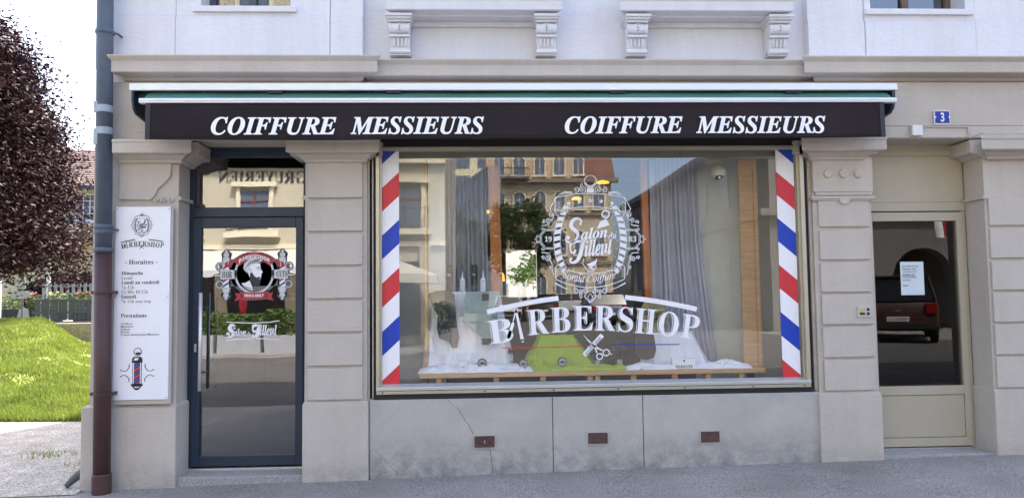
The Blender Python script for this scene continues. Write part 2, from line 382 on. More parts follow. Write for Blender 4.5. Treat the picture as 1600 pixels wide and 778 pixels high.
# stone base under the window
sb = MB()
for a, b in ((-.898, .606), (.612, 1.362), (1.368, 2.862)):
    sb.box(a, b, .02, .075, -.2, .637)
stone = sb.build('stone_base', M_stone, B, bevel=.003)
ck = MB()
def crack(pts, w=.004):
    for i in range(len(pts)-1):
        a = Vector((pts[i][0], pts[i][1])); b = Vector((pts[i+1][0], pts[i+1][1])); n_ = 7; prev = None
        for k in range(n_+1):
            t = k/n_; p = a.lerp(b, t)+Vector((random.uniform(-1, 1), random.uniform(-1, 1)))*.006*(0 if k in (0, n_) else 1)
            if prev is not None: ck.add([(prev.x-w/2, .0175, prev.y), (prev.x+w/2, .0175, prev.y), (p.x+w/2, .0175, p.y), (p.x-w/2, .0175, p.y)], [(0, 1, 2, 3)])
            prev = p
for pts_, w_ in (([(-.271, .637), (-.17, .55), (-.09, .43), (-.05, .345)], .004), ([(.088, .22), (.105, .10), (.108, .02)], .004), ([(-.874, .25), (-.78, .16), (-.645, .01)], .003)):
    ck = MB(); crack(pts_, w_); ck.build('crack', mat('crack_dark', (.09, .09, .09), .95, var=0), stone)  # thin dark ribbons for cracks in the stone
M_rust = mat('rusty_iron', (.10, .055, .045), .8, var=.3, vs=30, bump=.3, bs=60)
for i, (a, b, c, d) in enumerate([(-.052, .138, .225, .342), (.889, 1.075, .236, .350), (1.834, 2.015, .228, .342)]):
    v = MB().box(a+.014, b-.014, .006, .026, c+.014, d-.014).build('vent_cover', M_rust, B, bevel=.002)
    fr = MB(); fr.box(a, b, .012, .03, d-.012, d); fr.box(a, b, .012, .03, c, c+.012); fr.box(a, a+.012, .012, .03, c+.012, d-.012); fr.box(b-.012, b, .012, .03, c+.012, d-.012)
    fr.build('vent_frame', M_stone, v)
    hh = Art(); cx, cz = (a+b)/2, (c+d)/2
    if i == 0:
        for sx in (-1, 1):
            for sz in (-1, 1): hh.ribbon([(cx+sx*.058, cz), (cx, cz+sz*.032)], .005)
        hh.disc(cx-.06, cz+.03, .005); hh.disc(cx+.06, cz+.03, .005)
    else:
        for k in range(4):
            for j in (-1, 1): hh.disc(cx-.045+k*.03, cz+j*.026, .0035)
        hh.disc(cx-.06, cz, .0035); hh.disc(cx+.06, cz, .0035)
    hh.build('vent_holes', M_black, v, lambda u, v_: (u, .0045, v_))
    if i == 0:
        MB().box(cx-.002, cx+.004, .002, .006, cz-.014, cz+.014).build('vent_key', M_alu, v)

# pilasters
PAN = [(2.290, 2.031), (2.004, 1.750), (1.723, 1.475), (1.452, 1.202), (1.180, .926), (.902, .648)]
def rust_block(mb, x0, x1, z0, z1, y=0.0, d=.03):
    mb.box(x0, x1, y, y+d, z0, z1)
def pilaster(x0, x1, px0, px1, kind, pl0=None, pl1=None):
    sh = MB(); sh.box(x0+.012, x1-.012, .022, .06, .60, 2.80)
    p = sh.build('pilaster', M_tan, B, bevel=.004)
    q = MB(); q.box(pl0 or x0, pl1 or x1, 0-.004, .29, gz((x0+x1)/2)-.1, .618)
    q.add([((pl0 or x0), -.004, .618), ((pl1 or x1), -.004, .618), ((pl1 or x1)-.012, .02, .634), ((pl0 or x0)+.012, .02, .634), ((pl0 or x0), .29, .618), ((pl1 or x1), .29, .618), ((pl1 or x1)-.012, .29, .634), ((pl0 or x0)+.012, .29, .634)],
          [(0, 1, 2, 3), (2, 6, 7, 3), (0, 3, 7, 4), (1, 5, 6, 2)])
    q.build('plinth_block', M_tan, p, bevel=.008)
    # returns of the shaft into the openings
    rb = MB()
    if kind == 1: rb.box(-3.14, -2.476, .06, .29, .60, 2.80)
    if kind == 2: rb.box(x0+.014, x1-.014, .06, .29, .60, 2.80)
    if kind == 3: rb.box(x0+.014, x1-.008, .06, .29, .60, 2.80)
    if kind == 4: rb.box(4.388, 5.0, .06, .29, .60, 2.80)
    rb.build('jamb', M_tan, p, bevel=.004)
    bl = MB()
    if kind in (2,):
        bl.box(px0, px1, .0, .022, 2.308, 2.60)
    if kind == 1:
        pass
    rows = PAN if kind in (2, 3, 4) else []
    for z1, z0 in rows:
        if kind == 3 and z1 > 2.28: z1 = 2.262
        if kind == 4 and z1 > 2.28: z1 = 2.268
        bl.box(px0, px1, .0, .022, z0, z1)
    if bl.v: bl.build('rusticated_block', M_tan, p, bevel=.005)
    return p
P1 = pilaster(-3.16, -2.45, 0, 0, 1, -3.20, -2.45)
P2 = pilaster(-1.44, -.905, -1.403, -.952, 2)
P3 = pilaster(2.858, 3.396, 2.912, 3.352, 3)
P4 = pilaster(4.376, 5.3, 4.41, 5.25, 4)
# second narrow return beside the shop window
for q_ in ((-.903, -.868), (2.846, 2.875)): MB().box(*q_, .05, .2, .64, 2.66).build('window_return', M_tan, B, bevel=.004)
# upper block of first pilaster with its broken plaster edge
bl = MB(); bl.prism([(-2.935, 2.305), (-2.70, 2.300), (-2.655, 2.325), (-2.625, 2.39), (-2.56, 2.45), (-2.523, 2.50), (-2.518, 2.612), (-2.935, 2.612)], .0, .022)
bl.build('rusticated_block', M_tan, P1, bevel=.004)
bl = MB()
for k in range(12):
    x = -2.70+.19*k/11; bl.box(x-.012, x+.014, .008, .022, 2.29+.012*math.sin(k*1.7), 2.31+.014*math.sin(k*2.3))
bl.build('chipped_plaster', M_tan, P1, bevel=.003)
# discs and moulding on the third pilaster
dd = MB(); dd.box(2.872, 3.392, -.004, .022, 2.33, 2.622); dd.box(2.888, 3.384, -.002, .022, 2.30, 2.328)
for k in range(3): dd.lathe((3.135+(k-1)*.133, 0, 2.486), [(0, -.022), (.034, -.022), (.038, -.016), (.038, .0)], axis='y')
dd.build('disc_frieze', M_tan, P3, bevel=.003)
dd = MB(); dd.box(2.846, 3.40, -.022, .022, 2.268, 2.292); dd.box(2.856, 3.392, -.012, .022, 2.255, 2.268)
dd.prism([(3.135+.046*math.cos(PI+PI*k/14), 2.268+.046*math.sin(PI+PI*k/14)) for k in range(15)], -.022, .01)
dd.build('necking_moulding', M_tan, P3, bevel=.002)
dd = MB(); dd.box(4.36, 4.40, .0, .29, 2.262, 2.29); dd.build('necking_moulding', M_tan, P4, bevel=.004)
dd = MB(); dd.box(-2.475, -2.44, .02, .29, 2.30, 2.33); dd.build('necking_moulding', M_tan, P1, bevel=.004)
dd = MB(); dd.box(-1.452, -1.42, .02, .29, 2.30, 2.33); dd.build('necking_moulding', M_tan, P2, bevel=.004)
# capitals
def capital(p, x0, x1, open_l=True, open_r=True):
    c = MB()
    def ring(y, z0, z1, e):
        c.box(x0-(e if open_l else 0), x1+(e if open_r else 0), y, .29, z0, z1)
    c2 = MB(); yr = .022
    prof = [(-.01, 2.598), (-.02, 2.603), (-.03, 2.61), (-.03, 2.622), (-.045, 2.628), (-.075, 2.648), (-.085, 2.655), (-.14, 2.660), (-.15, 2.668), (-.15, 2.745), (-.158, 2.752), (-.158, 2.765), (-.15, 2.775), (.1, 2.788), (.1, 2.598)]
    c2.extx(prof, x0, x1, 1 if open_l else 0, 1 if open_r else 0, ref=.0)
    o = c2.build('capital', M_tan, p, bevel=.003); fix_normals(o)
    # side returns running into the reveal
    for side, on in ((-1, open_l), (1, open_r)):
        if not on: continue
        r2 = MB()
        xx = x0 if side < 0 else x1
        pl_ = [(xx+side*(-y_), z_) for y_, z_ in prof if y_ < .05]; pl_ += [(xx-side*.05, pl_[-1][1]), (xx-side*.05, pl_[0][1])]
        r2.prism(pl_, .0, .29)
        fix_normals(r2.build('capital_return', M_tan, p))
capital(P1, -2.93, -2.45, False, True); capital(P2, -1.40, -.94); capital(P3, 2.87, 3.30); capital(P4, 4.42, 5.6, True, False)
# lintel frieze with framed panels
fz = MB()
fz.box(-3.13, -.86, .0, .07, 2.79, 3.28); fz.box(-.86, 2.80, .06, .07, 2.79, 3.28); fz.box(2.80, BX1, .0, .07, 2.79, 3.28)
fz.box(3.0, BX1, -.014, .0, 2.792, 2.896); fz.box(3.0, BX1, -.02, .0, 2.896, 2.908)
fz.box(-2.80, -2.2, -.008, .0, 2.86, 3.10)
fz.build('frieze', M_tan, B, bevel=.003)
for q_ in ((-2.45, -1.44, .07, .29, 2.786, 2.80), (3.39, 4.40, .0, .29, 2.786, 2.79)): bx(*q_).build('soffit', M_tan, B)
# cornice in three lengths
cprof = lambda o: [(o+.10, 3.262), (o+.065, 3.264), (o+.06, 3.275), (o+.045, 3.285), (o+.02, 3.30), (o+.012, 3.318), (o-.0, 3.325), (o-.11, 3.33), (o-.12, 3.336), (o-.12, 3.425), (o-.128, 3.43), (o-.15, 3.452), (o-.155, 3.46), (o-.15, 3.468), (o+.10, 3.485)]
c = MB(); c.extx(cprof(0), -2.93, -.93, 0.35, 1, ref=0); fix_normals(c.build('cornice', M_tan, B, bevel=.003))
c = MB(); c.extx(cprof(.10), -.93, 2.90, 0, 0); fix_normals(c.build('cornice', M_tan, B, bevel=.003))
c = MB(); c.extx(cprof(0), 2.90, BX1, 1, 0, ref=0); fix_normals(c.build('cornice', M_tan, B, bevel=.003))
# upper floors
uw = MB(); Z2 = 3.30
def wall_open(mb, x0, x1, y0, y1, z0, z1, ops):
    xs_ = x0
    for a, b, c_, d_ in sorted(ops):
        if a > xs_: mb.box(xs_, a, y0, y1, z0, z1)
        mb.box(a, b, y0, y1, z0, c_); mb.box(a, b, y0, y1, d_, z1); xs_ = b
    if x1 > xs_: mb.box(xs_, x1, y0, y1, z0, z1)
wins = []
wins += [(-2.30, -1.56, 3.93, 5.7)]; wins += [(-.55, .50, 4.30, 6.1), (1.45, 2.45, 4.30, 6.1)]; wins += [(3.45, 4.30, 3.93, 5.7)]
wall_open(uw, -3.16, BX1, .12, .5, Z2, 7.0, wins); uw.box(-3.16, BX1, .12, .5, 7.0, BH)
uw.box(-3.16, -2.9, .5, BY1, Z2, BH); uw.box(-2.9, BX1, BY1-.3, BY1, Z2, BH); uw.box(BX1-.3, BX1, .5, BY1-.3, Z2, BH)
uw.build('upper_wall', M_white, B)
# bays standing proud, as dressed blocks
def blocks(x0, x1, joints, zj, y, ops):
    global bay; bay = MB(); xsj = [x0]+joints+[x1]
    for i in range(len(xsj)-1):
        a, b = xsj[i]+.002, xsj[i+1]-.002
        yy = y-(.006 if i % 2 else 0)
        o2 = [q for q in ops if q[0] >= a-.01 and q[1] <= b+.01]
        wall_open(bay, a, b, yy, .12, Z2+.1, zj, [])
        wall_open(bay, a, b, yy+.012, .12, zj+.003, 8, o2)
    bay.build('dressed_block_wall', M_white, B, bevel=.004)
blocks(-3.16, -.95, [-2.506, -1.226], 3.846, .015, [(-2.30, -1.56, 3.93, 5.7)])
blocks(2.885, BX1, [3.39, 4.38], 3.824, .015, [(3.45, 4.30, 3.93, 5.7)])
for (a, b, c_, d_) in wins:
    fr = MB()
    yy = .22; t = .05
    fr.box(a, b, yy, yy+.06, c_, c_+.05); fr.box(a, b, yy, yy+.06, d_-.05, d_); fr.box(a, a+t, yy, yy+.06, c_+.05, d_-.05); fr.box(b-t, b, yy, yy+.06, c_+.05, d_-.05)
    fr.box((a+b)/2-.03, (a+b)/2+.03, yy-.005, yy+.06, c_+.05, d_-.05)
    wf = fr.build('window', mat('brown_window_wood', (.16, .10, .07), .6, var=.2, vs=8) if a > 3 else mat('grey_window_paint', (.08, .09, .10), .5), B)
    MB().box(a+t, b-t, yy+.028, yy+.03, c_+.05, d_-.05).build('pane', M_wglass, wf)
    def cur(s, t_, a=a, b=b, c_=c_, d_=d_): return (a+s*(b-a), yy+.12+.02*math.sin(s*70), c_+t_*(d_-c_))
    MB().grid(90, 1, cur).build('net_curtain', mat('net_curtain_cloth', (.4, .4, .42), .9, trans=.3), wf)
    MB().box(a-.06, b+.06, -.01, .22, c_-.05, c_).build('sill', M_white2, wf, bevel=.004)
# window ledges with consoles in the recessed bay
for (a, b, ks) in ((-.745, .725, (-.634, .60)), (1.215, 2.70, (1.375, 2.605))):
    lg = MB()
    prof = [(.10, 3.835), (-.03, 3.835), (-.035, 3.85), (-.13, 3.852), (-.14, 3.858), (-.14, 3.935), (-.15, 3.942), (-.165, 3.965), (-.18, 3.985), (-.185, 4.02), (-.19, 4.06), (.10, 4.09)]
    lg.extx(prof, a, b, .5, .5, ref=-.14); L = fix_normals(lg.build('window_ledge', M_white2, B, bevel=.002))
    bd = MB(); bd.box(a+.1, b-.1, .085, .12, 3.79, 3.835); bd.build('ledge_band', M_white2, B, bevel=.004)
    for kx in ks:
        k = MB(); w2 = .098
        k.box(kx-w2-.012, kx+w2+.012, -.12, .11, 3.812, 3.835); k.box(kx-w2-.004, kx+w2+.004, -.105, .11, 3.795, 3.812)
        k.box(kx-w2+.006, kx+w2-.006, -.08, .11, 3.775, 3.795)
        k.prismx([(.11, 3.775), (-.045, 3.775), (-.05, 3.70), (-.035, 3.68), (-.02, 3.65), (-.005, 3.56), (.11, 3.53)], kx-w2+.018, kx+w2-.018)
        cs = k.build('console', M_white2, B, bevel=.003)
        q = MB()
        q.lathe((kx-w2+.012, -.035, 3.728), [(.0, 0), (.046, 0), (.048, .006), (.042, .02), (.044, .045), (.047, .07), (.047, .08)], axis='x', seg=20)
        q.lathe((kx+w2-.012, -.035, 3.728), [(.0, 0), (.046, 0), (.048, -.006), (.042, -.02), (.044, -.045), (.047, -.07), (.047, -.08)], axis='x', seg=20)
        q.build('scroll', M_white2, cs, smooth=False)
        q = MB()
        for j in range(6):
            an = R(-75+j*30); q.lathe((kx, -.035-.046*math.cos(an), 3.728+.046*math.sin(an)), [(0, -.009), (.007, -.006), (.009, 0), (.007, .006), (0, .009)], seg=8)
        q.build('bead_row', M_white2, cs, smooth=True)
        q = MB(); q.box(kx-w2+.012, kx+w2-.012, -.055, .0, 3.655, 3.675); q.build('console_band', M_white2, cs, bevel=.004)
        q = MB()
        for j in range(4):
            xx = kx-.048+j*.032; q.add([(xx-.008, -.040, 3.648), (xx+.008, -.040, 3.648), (xx+.008, -.026, 3.58), (xx-.008, -.026, 3.58), (xx-.009, .02, 3.648), (xx+.009, .02, 3.648), (xx+.009, .02, 3.58), (xx-.009, .02, 3.58)], [(0, 1, 2, 3), (0, 4, 5, 1), (1, 5, 6, 2), (2, 6, 7, 3), (3, 7, 4, 0)])
        q.build('flute', M_white2, cs, bevel=.003)
        q = MB(); q.tube([(kx-w2+.012, -.005, 3.543), (kx+w2-.012, -.005, 3.543)], .02, 16); q.build('end_roll', M_white2, cs)
        MB().box(kx-w2+.012, kx+w2-.012, .0, .11, 3.512, 3.524).build('console_foot', M_white2, cs)
rf = MB(); rf.prismx([(-.5, BH), (BY1+.4, BH), (BY1+.4, BH+.15), (BY1/2, BH+1.0), (-.5, BH+.15)], -3.5, BX1+.3); fix_normals(rf.build('roof', mat('roof_tile', (.22, .10, .07), .9, var=.2), B))

# ------------------------------------------------------------------ shop window
GY = .062
wf = MB(); X0, X1, Zb, Zt = -.842, 2.795, .672, 2.735
def champ_frame():
    fl = MB(); fl.box(X0, X0+.03, .0, .085, .705, Zt); fl.box(X1-.034, X1, .0, .085, .705, Zt); fl.box(X0+.03, X1-.034, .012, .085, Zt-.03, Zt)
    return fl
WF = champ_frame().build('shop_window', M_champ, B, bevel=.003)
q = MB(); q.box(X0+.03, X0+.045, .028, .085, .745, Zt-.03); q.box(X1-.05, X1-.034, .028, .085, .745, Zt-.03); q.build('inner_frame', M_champ, WF, bevel=.002)
q = MB(); q.box(X0, X1, -.004, .085, .712, .742); q.add([(X0+.02, .02, .742), (X1-.02, .02, .742), (X1-.03, .05, .762), (X0+.03, .05, .762)], [(0, 1, 2, 3)]); q.box(X0+.03, X1-.03, .05, .07, .742, .762)
q.build('bottom_rail', M_alu, WF, bevel=.004)
q = MB(); q.box(X0, X1, .004, .085, .682, .709); q.build('gold_sill_strip', M_champ, WF, bevel=.003)
q = MB()
for x in (-.79, .05, .62, 1.16, 1.72, 2.3, 2.74): q.lathe((x, .004, .695), [(0, -.004), (.006, -.003), (.007, 0)], seg=10, axis='y')
q.build('screw', M_black, WF)
q = MB(); q.box(-.86, 2.83, .022, .10, .642, .68); q.box(-.868, -.846, .07, .12, .66, Zt); q.box(2.799, 2.846, .07, .12, .66, Zt); q.box(-.87, 2.86, .03, .12, Zt+.002, 2.80); q.build('gap_shade_strip', M_black, WF)  # black strips stand in for the shade in the gaps round the frame
q = MB(); q.add([(X0+.04, GY, .75), (X1-.045, GY, .75), (X1-.045, GY, Zt-.02), (X0+.04, GY, Zt-.02)], [(0, 1, 2, 3)]); q.build('pane', M_glass, WF)
q = MB(); q.box(X0+.045, X1-.05, .10, .13, 2.64, 2.735); q.build('blind_box', mat('olive_grey_paint', (.20, .20, .165), .6), WF)

def gfn(u, v, y=.0565):   # window art, units of 1/184 m about the emblem centre
    return (.9555+u*.005455+.000103*v, y, 1.9156-u*.00005+v*.005438)
# diagonal stripes
def stripes(x0, x1, sgn):
    z0, z1 = .757, 2.704; pitch = .2005; dro = .132
    cols = {0: Art(), 1: Art(), 2: Art()}; zc = 2.728 if sgn > 0 else 2.716
    seq = [2, 0, 1, 0, 2, 0, 1, 0, 2, 0, 1, 0, 2]   # blue white red white
    zr = zc+.06
    top = zr+pitch*1.0
    for i, k in enumerate(seq):
        a = zr-.06-(i-1)*pitch; b = a-pitch
        if i == 0: a += .3
        if sgn > 0: poly = [(x0, a-dro), (x1, a), (x1, b), (x0, b-dro)]
        else: poly = [(x0, a), (x1, a-dro), (x1, b-dro), (x0, b)]
        poly = clip_poly(poly, x0, x1, z0, z1)
        if len(poly) > 2: Art().poly(poly).build('diagonal_stripe', (M_vinyl, M_red, M_blue)[k], WF, lambda u, v: (u, .056, v))
stripes(-.797, -.655, 1); stripes(2.575, 2.73, -1)

def bez(p0, p1, p2, p3, n=14): return [tuple((1-t)**3*p0[i]+3*(1-t)**2*t*p1[i]+3*(1-t)*t*t*p2[i]+t**3*p3[i] for i in (0, 1)) for t in [j/n for j in range(n+1)]]
def taper(a, pts, ws, fn=lambda x, y: (x, y)):
    """brush stroke whose width runs through the list ws"""
    n = len(pts)-1; pts = [Vector(fn(*p)) for p in pts]; vs = []
    for i, p in enumerate(pts):
        d = (pts[min(i+1, n)]-pts[max(i-1, 0)]).normalized(); nn = Vector((-d.y, d.x)); t = i/n*(len(ws)-1); k = min(int(t), len(ws)-2); w_ = ws[k]+(ws[k+1]-ws[k])*(t-k)
        vs += [p+nn*w_/2, p-nn*w_/2]
    a.add(vs, [(2*i, 2*i+1, 2*i+3, 2*i+2) for i in range(n)])
def script_S(a, fn):
    taper(a, bez((-14, 31), (-12, 42), (-28, 44), (-30, 32))+bez((-30, 32), (-31, 23), (-17, 22), (-20, 12))[1:]+bez((-20, 12), (-23, 2), (-39, 2), (-38, 11))[1:], [2.4, 3.2, 5.2, 6.4, 6.0, 4.2, 3.0, 2.6, 3.4], fn)
    c = fn(-35.5, 12); a.disc(c[0], c[1], 3.3); c = fn(-15.5, 31.5); a.disc(c[0], c[1], 2.4)
def script_T(a, fn):
    taper(a, bez((-31, -5), (-34, 8), (-20, 3), (-4, 5)), [2.2, 4.4, 4.4, 3.2, 2.0], fn)
    taper(a, bez((-31, -5), (-32, -14), (-24, -15), (-23, -8)), [2.2, 3, 3.4, 3], fn)
    taper(a, bez((-11, 4), (-14, -8), (-15, -26), (-26, -28))+bez((-26, -28), (-33, -28), (-33, -21), (-28, -21))[1:], [4.5, 6.2, 6.2, 4.4, 3, 3.2, 3.6], fn)
def emblem(a, k=1.0, bold=1.0):
    """crest: banner with five stars, striped oval, scrolls, script lettering; unit = about 5.4 mm at k=1"""
    w = 1.15*bold
    # ball finial
    a.arc(0, 96.5, 9.5, 9.5, 0, 360, w); a.poly([(-6, 79), (6, 79), (5, 86), (3, 88), (-3, 88), (-5, 86)]); a.arc(0, 96.5, 7.5, 7.5, 190, 350, 1.8*bold)
    a.poly([(-10, 104), (0, 106), (16, 105), (16, 103), (0, 102), (-8, 102)]) if k == 0 else None
    for s in (-1, 1):
        a.spiral(s*13, 84, 1, 6, 90, s*1.4, w); a.spiral(s*22, 83.5, .6, 5, 0, s*1.3, w); a.ribbon([(s*14, 84), (s*15, 92), (s*13, 94), (s*12.5, 90)], w)
        a.ribbon([(s*28, 79), (s*40, 80), (s*48, 76), (s*53, 71)], 1.9*bold, .4); a.ribbon([(s*27, 76), (s*38, 78.5), (s*46, 76)], .9*bold)
        # banner ends
        a.ribbon([(s*53, 71), (s*55, 66), (s*55, 48), (s*51, 42), (s*47, 46)], w); a.ribbon([(s*39, 52), (s*47, 46)], w)
        for j in range(7): a.ribbon([(s*(54.5), 65-j*2.8), (s*(49-(j % 2)*1.5), 64-j*2.8)], .55*bold)
        # side scrolls
        a.ribbon([(s*58, 64), (s*60, 60), (s*63, 54), (s*61, 47)], w); a.spiral(s*61, 44, 1, 4.2, 90, s*1.3, w)
        a.ribbon([(s*58, 47), (s*58, 40), (s*62, 34), (s*65, 28), (s*76, 27)], w); a.spiral(s*66, 35, .8, 4.4, 60, s*1.5, w); a.spiral(s*73, 33, .5, 3, 30, -s*1.2, w)
        a.ribbon([(s*54, 72), (s*57, 65)], w)
        # year cartouche
        a.ribbon([(s*55, 21), (s*70, 21), (s*78, 13), (s*78, 0), (s*70, -9), (s*55, -9)], w); a.ribbon([(s*56, 19), (s*69, 19), (s*76, 12), (s*76, 1), (s*69, -7), (s*56, -7)], .6*bold)
        a.ribbon([(s*78, 11), (s*81, 9), (s*81, 12), (s*84, 11), (s*83, 7.5), (s*87, 6), (s*83, 4.5), (s*84, 1), (s*81, 0), (s*81, 3), (s*78, 1)], w)
        a.spiral(s*74, 21, .5, 3, 20, s*1.2, w*.8); a.spiral(s*74, -9, .5, 3, -20, -s*1.2, w*.8)
        # lower side scrolls
        a.ribbon([(s*76, -15), (s*66, -15.5), (s*62, -20), (s*62, -27), (s*59, -34), (s*59, -42), (s*57, -50)], w); a.spiral(s*67, -24, .8, 4.4, -60, -s*1.5, w); a.spiral(s*74, -22, .5, 3, -30, s*1.2, w); a.spiral(s*60.5, -37, .5, 3.3, -90, s*1.3, w)
        # striped oval side
        for j in range(11):
            t0 = -42+j*8.1; t1 = t0+5.4
            q = []
            for tt in (t0, t0+1.8, t0+3.6, t1): q.append((s*57*math.cos(R(tt)), 4+78*math.sin(R(tt))))
            for tt in (t1, t0+3.6, t0+1.8, t0): q.append((s*46.5*math.cos(R(tt)), 4+(72)*math.sin(R(tt+.5))+2))
            a.poly(q if s > 0 else q[::-1])
        a.arc(0, 4, 57, 78, *((-42, 46) if s > 0 else (134, 222)), .8*bold); a.arc(0, 5, 46.5, 72, *((-44, 48) if s > 0 else (132, 224)), .8*bold)
        # rays
        for j in range(9):
            t = R(-52+j*13); a.ribbon([(s*44*math.cos(t), 4+60*math.sin(t)*.98), (s*(40.5)*math.cos(t), 4+56*math.sin(t))], .55*bold)
        # lower banner ends
        a.ribbon([(s*47, -37), (s*51, -34), (s*54, -38), (s*54, -52), (s*53, -56.5)], w)
        for j in range(5): a.ribbon([(s*53.5, -40-j*2.8), (s*49, -41-j*2.8)], .55*bold)
        a.ribbon([(s*55, -62), (s*48, -66), (s*40, -70), (s*30, -72.5)], 2.1*bold, .4)
        a.spiral(s*23, -75, 1, 5, 150 if s > 0 else 30, -s*1.3, w); a.spiral(s*15, -76, .6, 3.6, 90, s*1.3, w)
        a.ribbon([(s*14, -78), (s*12.5, -84), (s*15, -86), (s*16.5, -82), (s*15, -77)], w); a.spiral(s*7, -75.5, 1, 4.8, 90, -s*1.2, w)
        a.ribbon([(s*3, -72), (s*9, -83), (0, -93)], 1.4*bold); a.ribbon([(0, -78), (s*4, -84), (0, -91)], .9*bold)
    arcp = lambda x0, x1, zc, sag, n=24: [(x0+(x1-x0)*i/n, zc+sag*(1-(2*i/n-1)**2)) for i in range(n+1)]
    a.ribbon(arcp(-53, 53, 71, 6.5), w); a.ribbon(arcp(-39, 39, 52, 5), w)
    a.ribbon(arcp(-47, 47, -37, -10.5), w); a.ribbon(arcp(-53, 53, -56.5, -12.5), w)
    for j, (sx, sz) in enumerate(((-34, 61.5), (-17.3, 65), (0, 66.3), (17, 65.3), (34, 62))): a.star(sx, sz, 4.3)
    a.text('19', 'b', -71, -60, 2, 10.5); a.text('83', 'b', 60, 72, 2, 10.5)
    # barber pole top and little pole foot in the oval
    a.arc(24, 45, 5.6, 5.6, 0, 360, 2.2*bold); a.poly([(15, 33), (25, 38), (30, 28), (24, 26), (10, 22)]) ; a.arc(24, 45, 3, 3, 200, 330, 1.2*bold)
    a.poly([(-6, -34), (2, -38), (10, -33), (9, -27), (-5, -33)]); a.poly([(-5, -38), (4, -42), (6, -40), (0, -37.5)]); a.ribbon([(-10, -24), (-12, -32), (-5, -42), (0, -46), (5, -43), (9, -36), (10, -25)], w); a.disc(0, -45.5, 2.6)
    # script words rising to the right
    rot = lambda x, y: (x, y+.10*x)
    script_S(a, rot); a.text('alon', 'bi', -15, 27, 6, 24, off=.016*bold, fn=rot); a.text('du', 'bi', 28, 41, 3, 14, off=.01, fn=rot)
    script_T(a, rot); a.text('illeul', 'bi', -9, 34, -21, 6, off=.016*bold, fn=rot)
    smile = lambda x, y: (x, y+.0042*x*x)
    a.text('Soraia', 'i', -43, -10, -62, -49, off=.008*bold, fn=smile, shear=.1); a.text('Coiffure', 'i', -6, 39, -64, -49, off=.008*bold, fn=smile, shear=.1)
    return a
emblem(Art()).build('crest_lettering', M_vinyl, WF, gfn)
def pw(px, py): return (px-922, 380-py)
def barber_word(a, inline=True, razor=True):
    L = [('B', 765.5, 802, 497.5, 533.5, 8.5), ('R', 826, 857, 482.5, 521, 5), ('B', 862, 891, 479.5, 518, 2.5), ('E', 896, 926, 477.5, 515.5, .5),
         ('R', 930, 961, 477.5, 516, -1.5), ('S', 966, 989, 479.5, 518.5, -3), ('H', 993, 1024, 482.5, 521, -5), ('O', 1029, 1060, 487, 525.5, -6.5), ('P', 1065, 1092, 492, 528.5, -8.5)]
    for ch, x0, x1, t, b, r_ in L:
        a.text(ch, 'b', x0-922, x1-922, 380-b, 380-t, rot=r_, inline=(1.5, 2.4) if inline else None)
    # the A is an open razor over a scissor blade
    a.ribbon([pw(807, 484), pw(817.5, 531)], 3.2, 5.2); a.disc(*pw(817.3, 530.5), 2.5); a.ribbon([pw(803, 503), pw(796, 525)], 4.4, 5.6); a.disc(*pw(796.2, 524.5), 2.7)
    a.ribbon([pw(808, 479), pw(802.5, 503)], 3, 1.4); a.disc(*pw(806.5, 486), 2.4); a.ribbon([pw(804, 481), pw(811, 483)], 1.6)
    def bar(p, q, r_): return a.ribbon([(p[0]+(q[0]-p[0])*t+0, (1-t)**2*p[1]+2*t*(1-t)*r_[1]+t*t*q[1]) for t in [i/10 for i in range(11)]], 7.4)
    bar(pw(762.5, 486.5), pw(872.5, 465.5), pw(818, 472)); bar(pw(976, 464.5), pw(1088.5, 483.5), pw(1032, 470))
    return a
barber_word(Art()).build('barbershop_lettering', M_vinyl, WF, lambda u, v: gfn(u, v))
a = Art(); c0, c1 = pw(940.5, 522.5), pw(912.5, 553.5)
dv = Vector(c1)-Vector(c0); L = dv.length; dn = dv/L; nn = Vector((-dn.y, dn.x))
cc = Vector(c0); P_ = lambda s, t: tuple(cc+dn*s+nn*t)
a.poly([P_(0, -3.6), P_(L, -3.6), P_(L, -1.6), P_(0, -1.6)]); a.poly([P_(0, -1.6), P_(5, -1.6), P_(5, 3.6), P_(0, 3.6)]); a.poly([P_(L-3, -1.6), P_(L, -1.6), P_(L, 3.6), P_(L-3, 3.6)])
s_ = 5.8
while s_ < L-3.5: a.poly([P_(s_, -1.6), P_(s_+.85, -1.6), P_(s_+.85, 3.6), P_(s_, 3.6)]); s_ += 1.55
a.ribbon([pw(911.5, 522.2), pw(919, 531), pw(929, 540)], .4, 3); a.ribbon([pw(929, 540), pw(936, 544), pw(941, 546)], 3, 1.6); a.ribbon([pw(917, 541), pw(927, 538)], .5, 2); a.ribbon([pw(929, 541), pw(932.5, 550)], 2.6, 1.6)
a.arc(*pw(946.7, 549.5), 5, 4.8, 0, 360, 1.7); a.arc(*pw(936.4, 555.3), 4.6, 4.3, 0, 360, 1.7); a.ribbon([pw(951, 551), pw(956, 552)], 1.2); a.disc(*pw(929, 540), 1.8)
a.build('scissors_and_comb_decal', M_vinyl, WF, lambda u, v: gfn(u, v))
Art().ribbon([pw(787, 541.5), pw(850, 541), pw(908, 539.3)], 1.5).build('red_line_decal', M_red, WF, gfn)
Art().ribbon([pw(955, 537.6), pw(1061, 537.8)], 1.5).build('blue_line_decal', M_blue, WF, gfn)

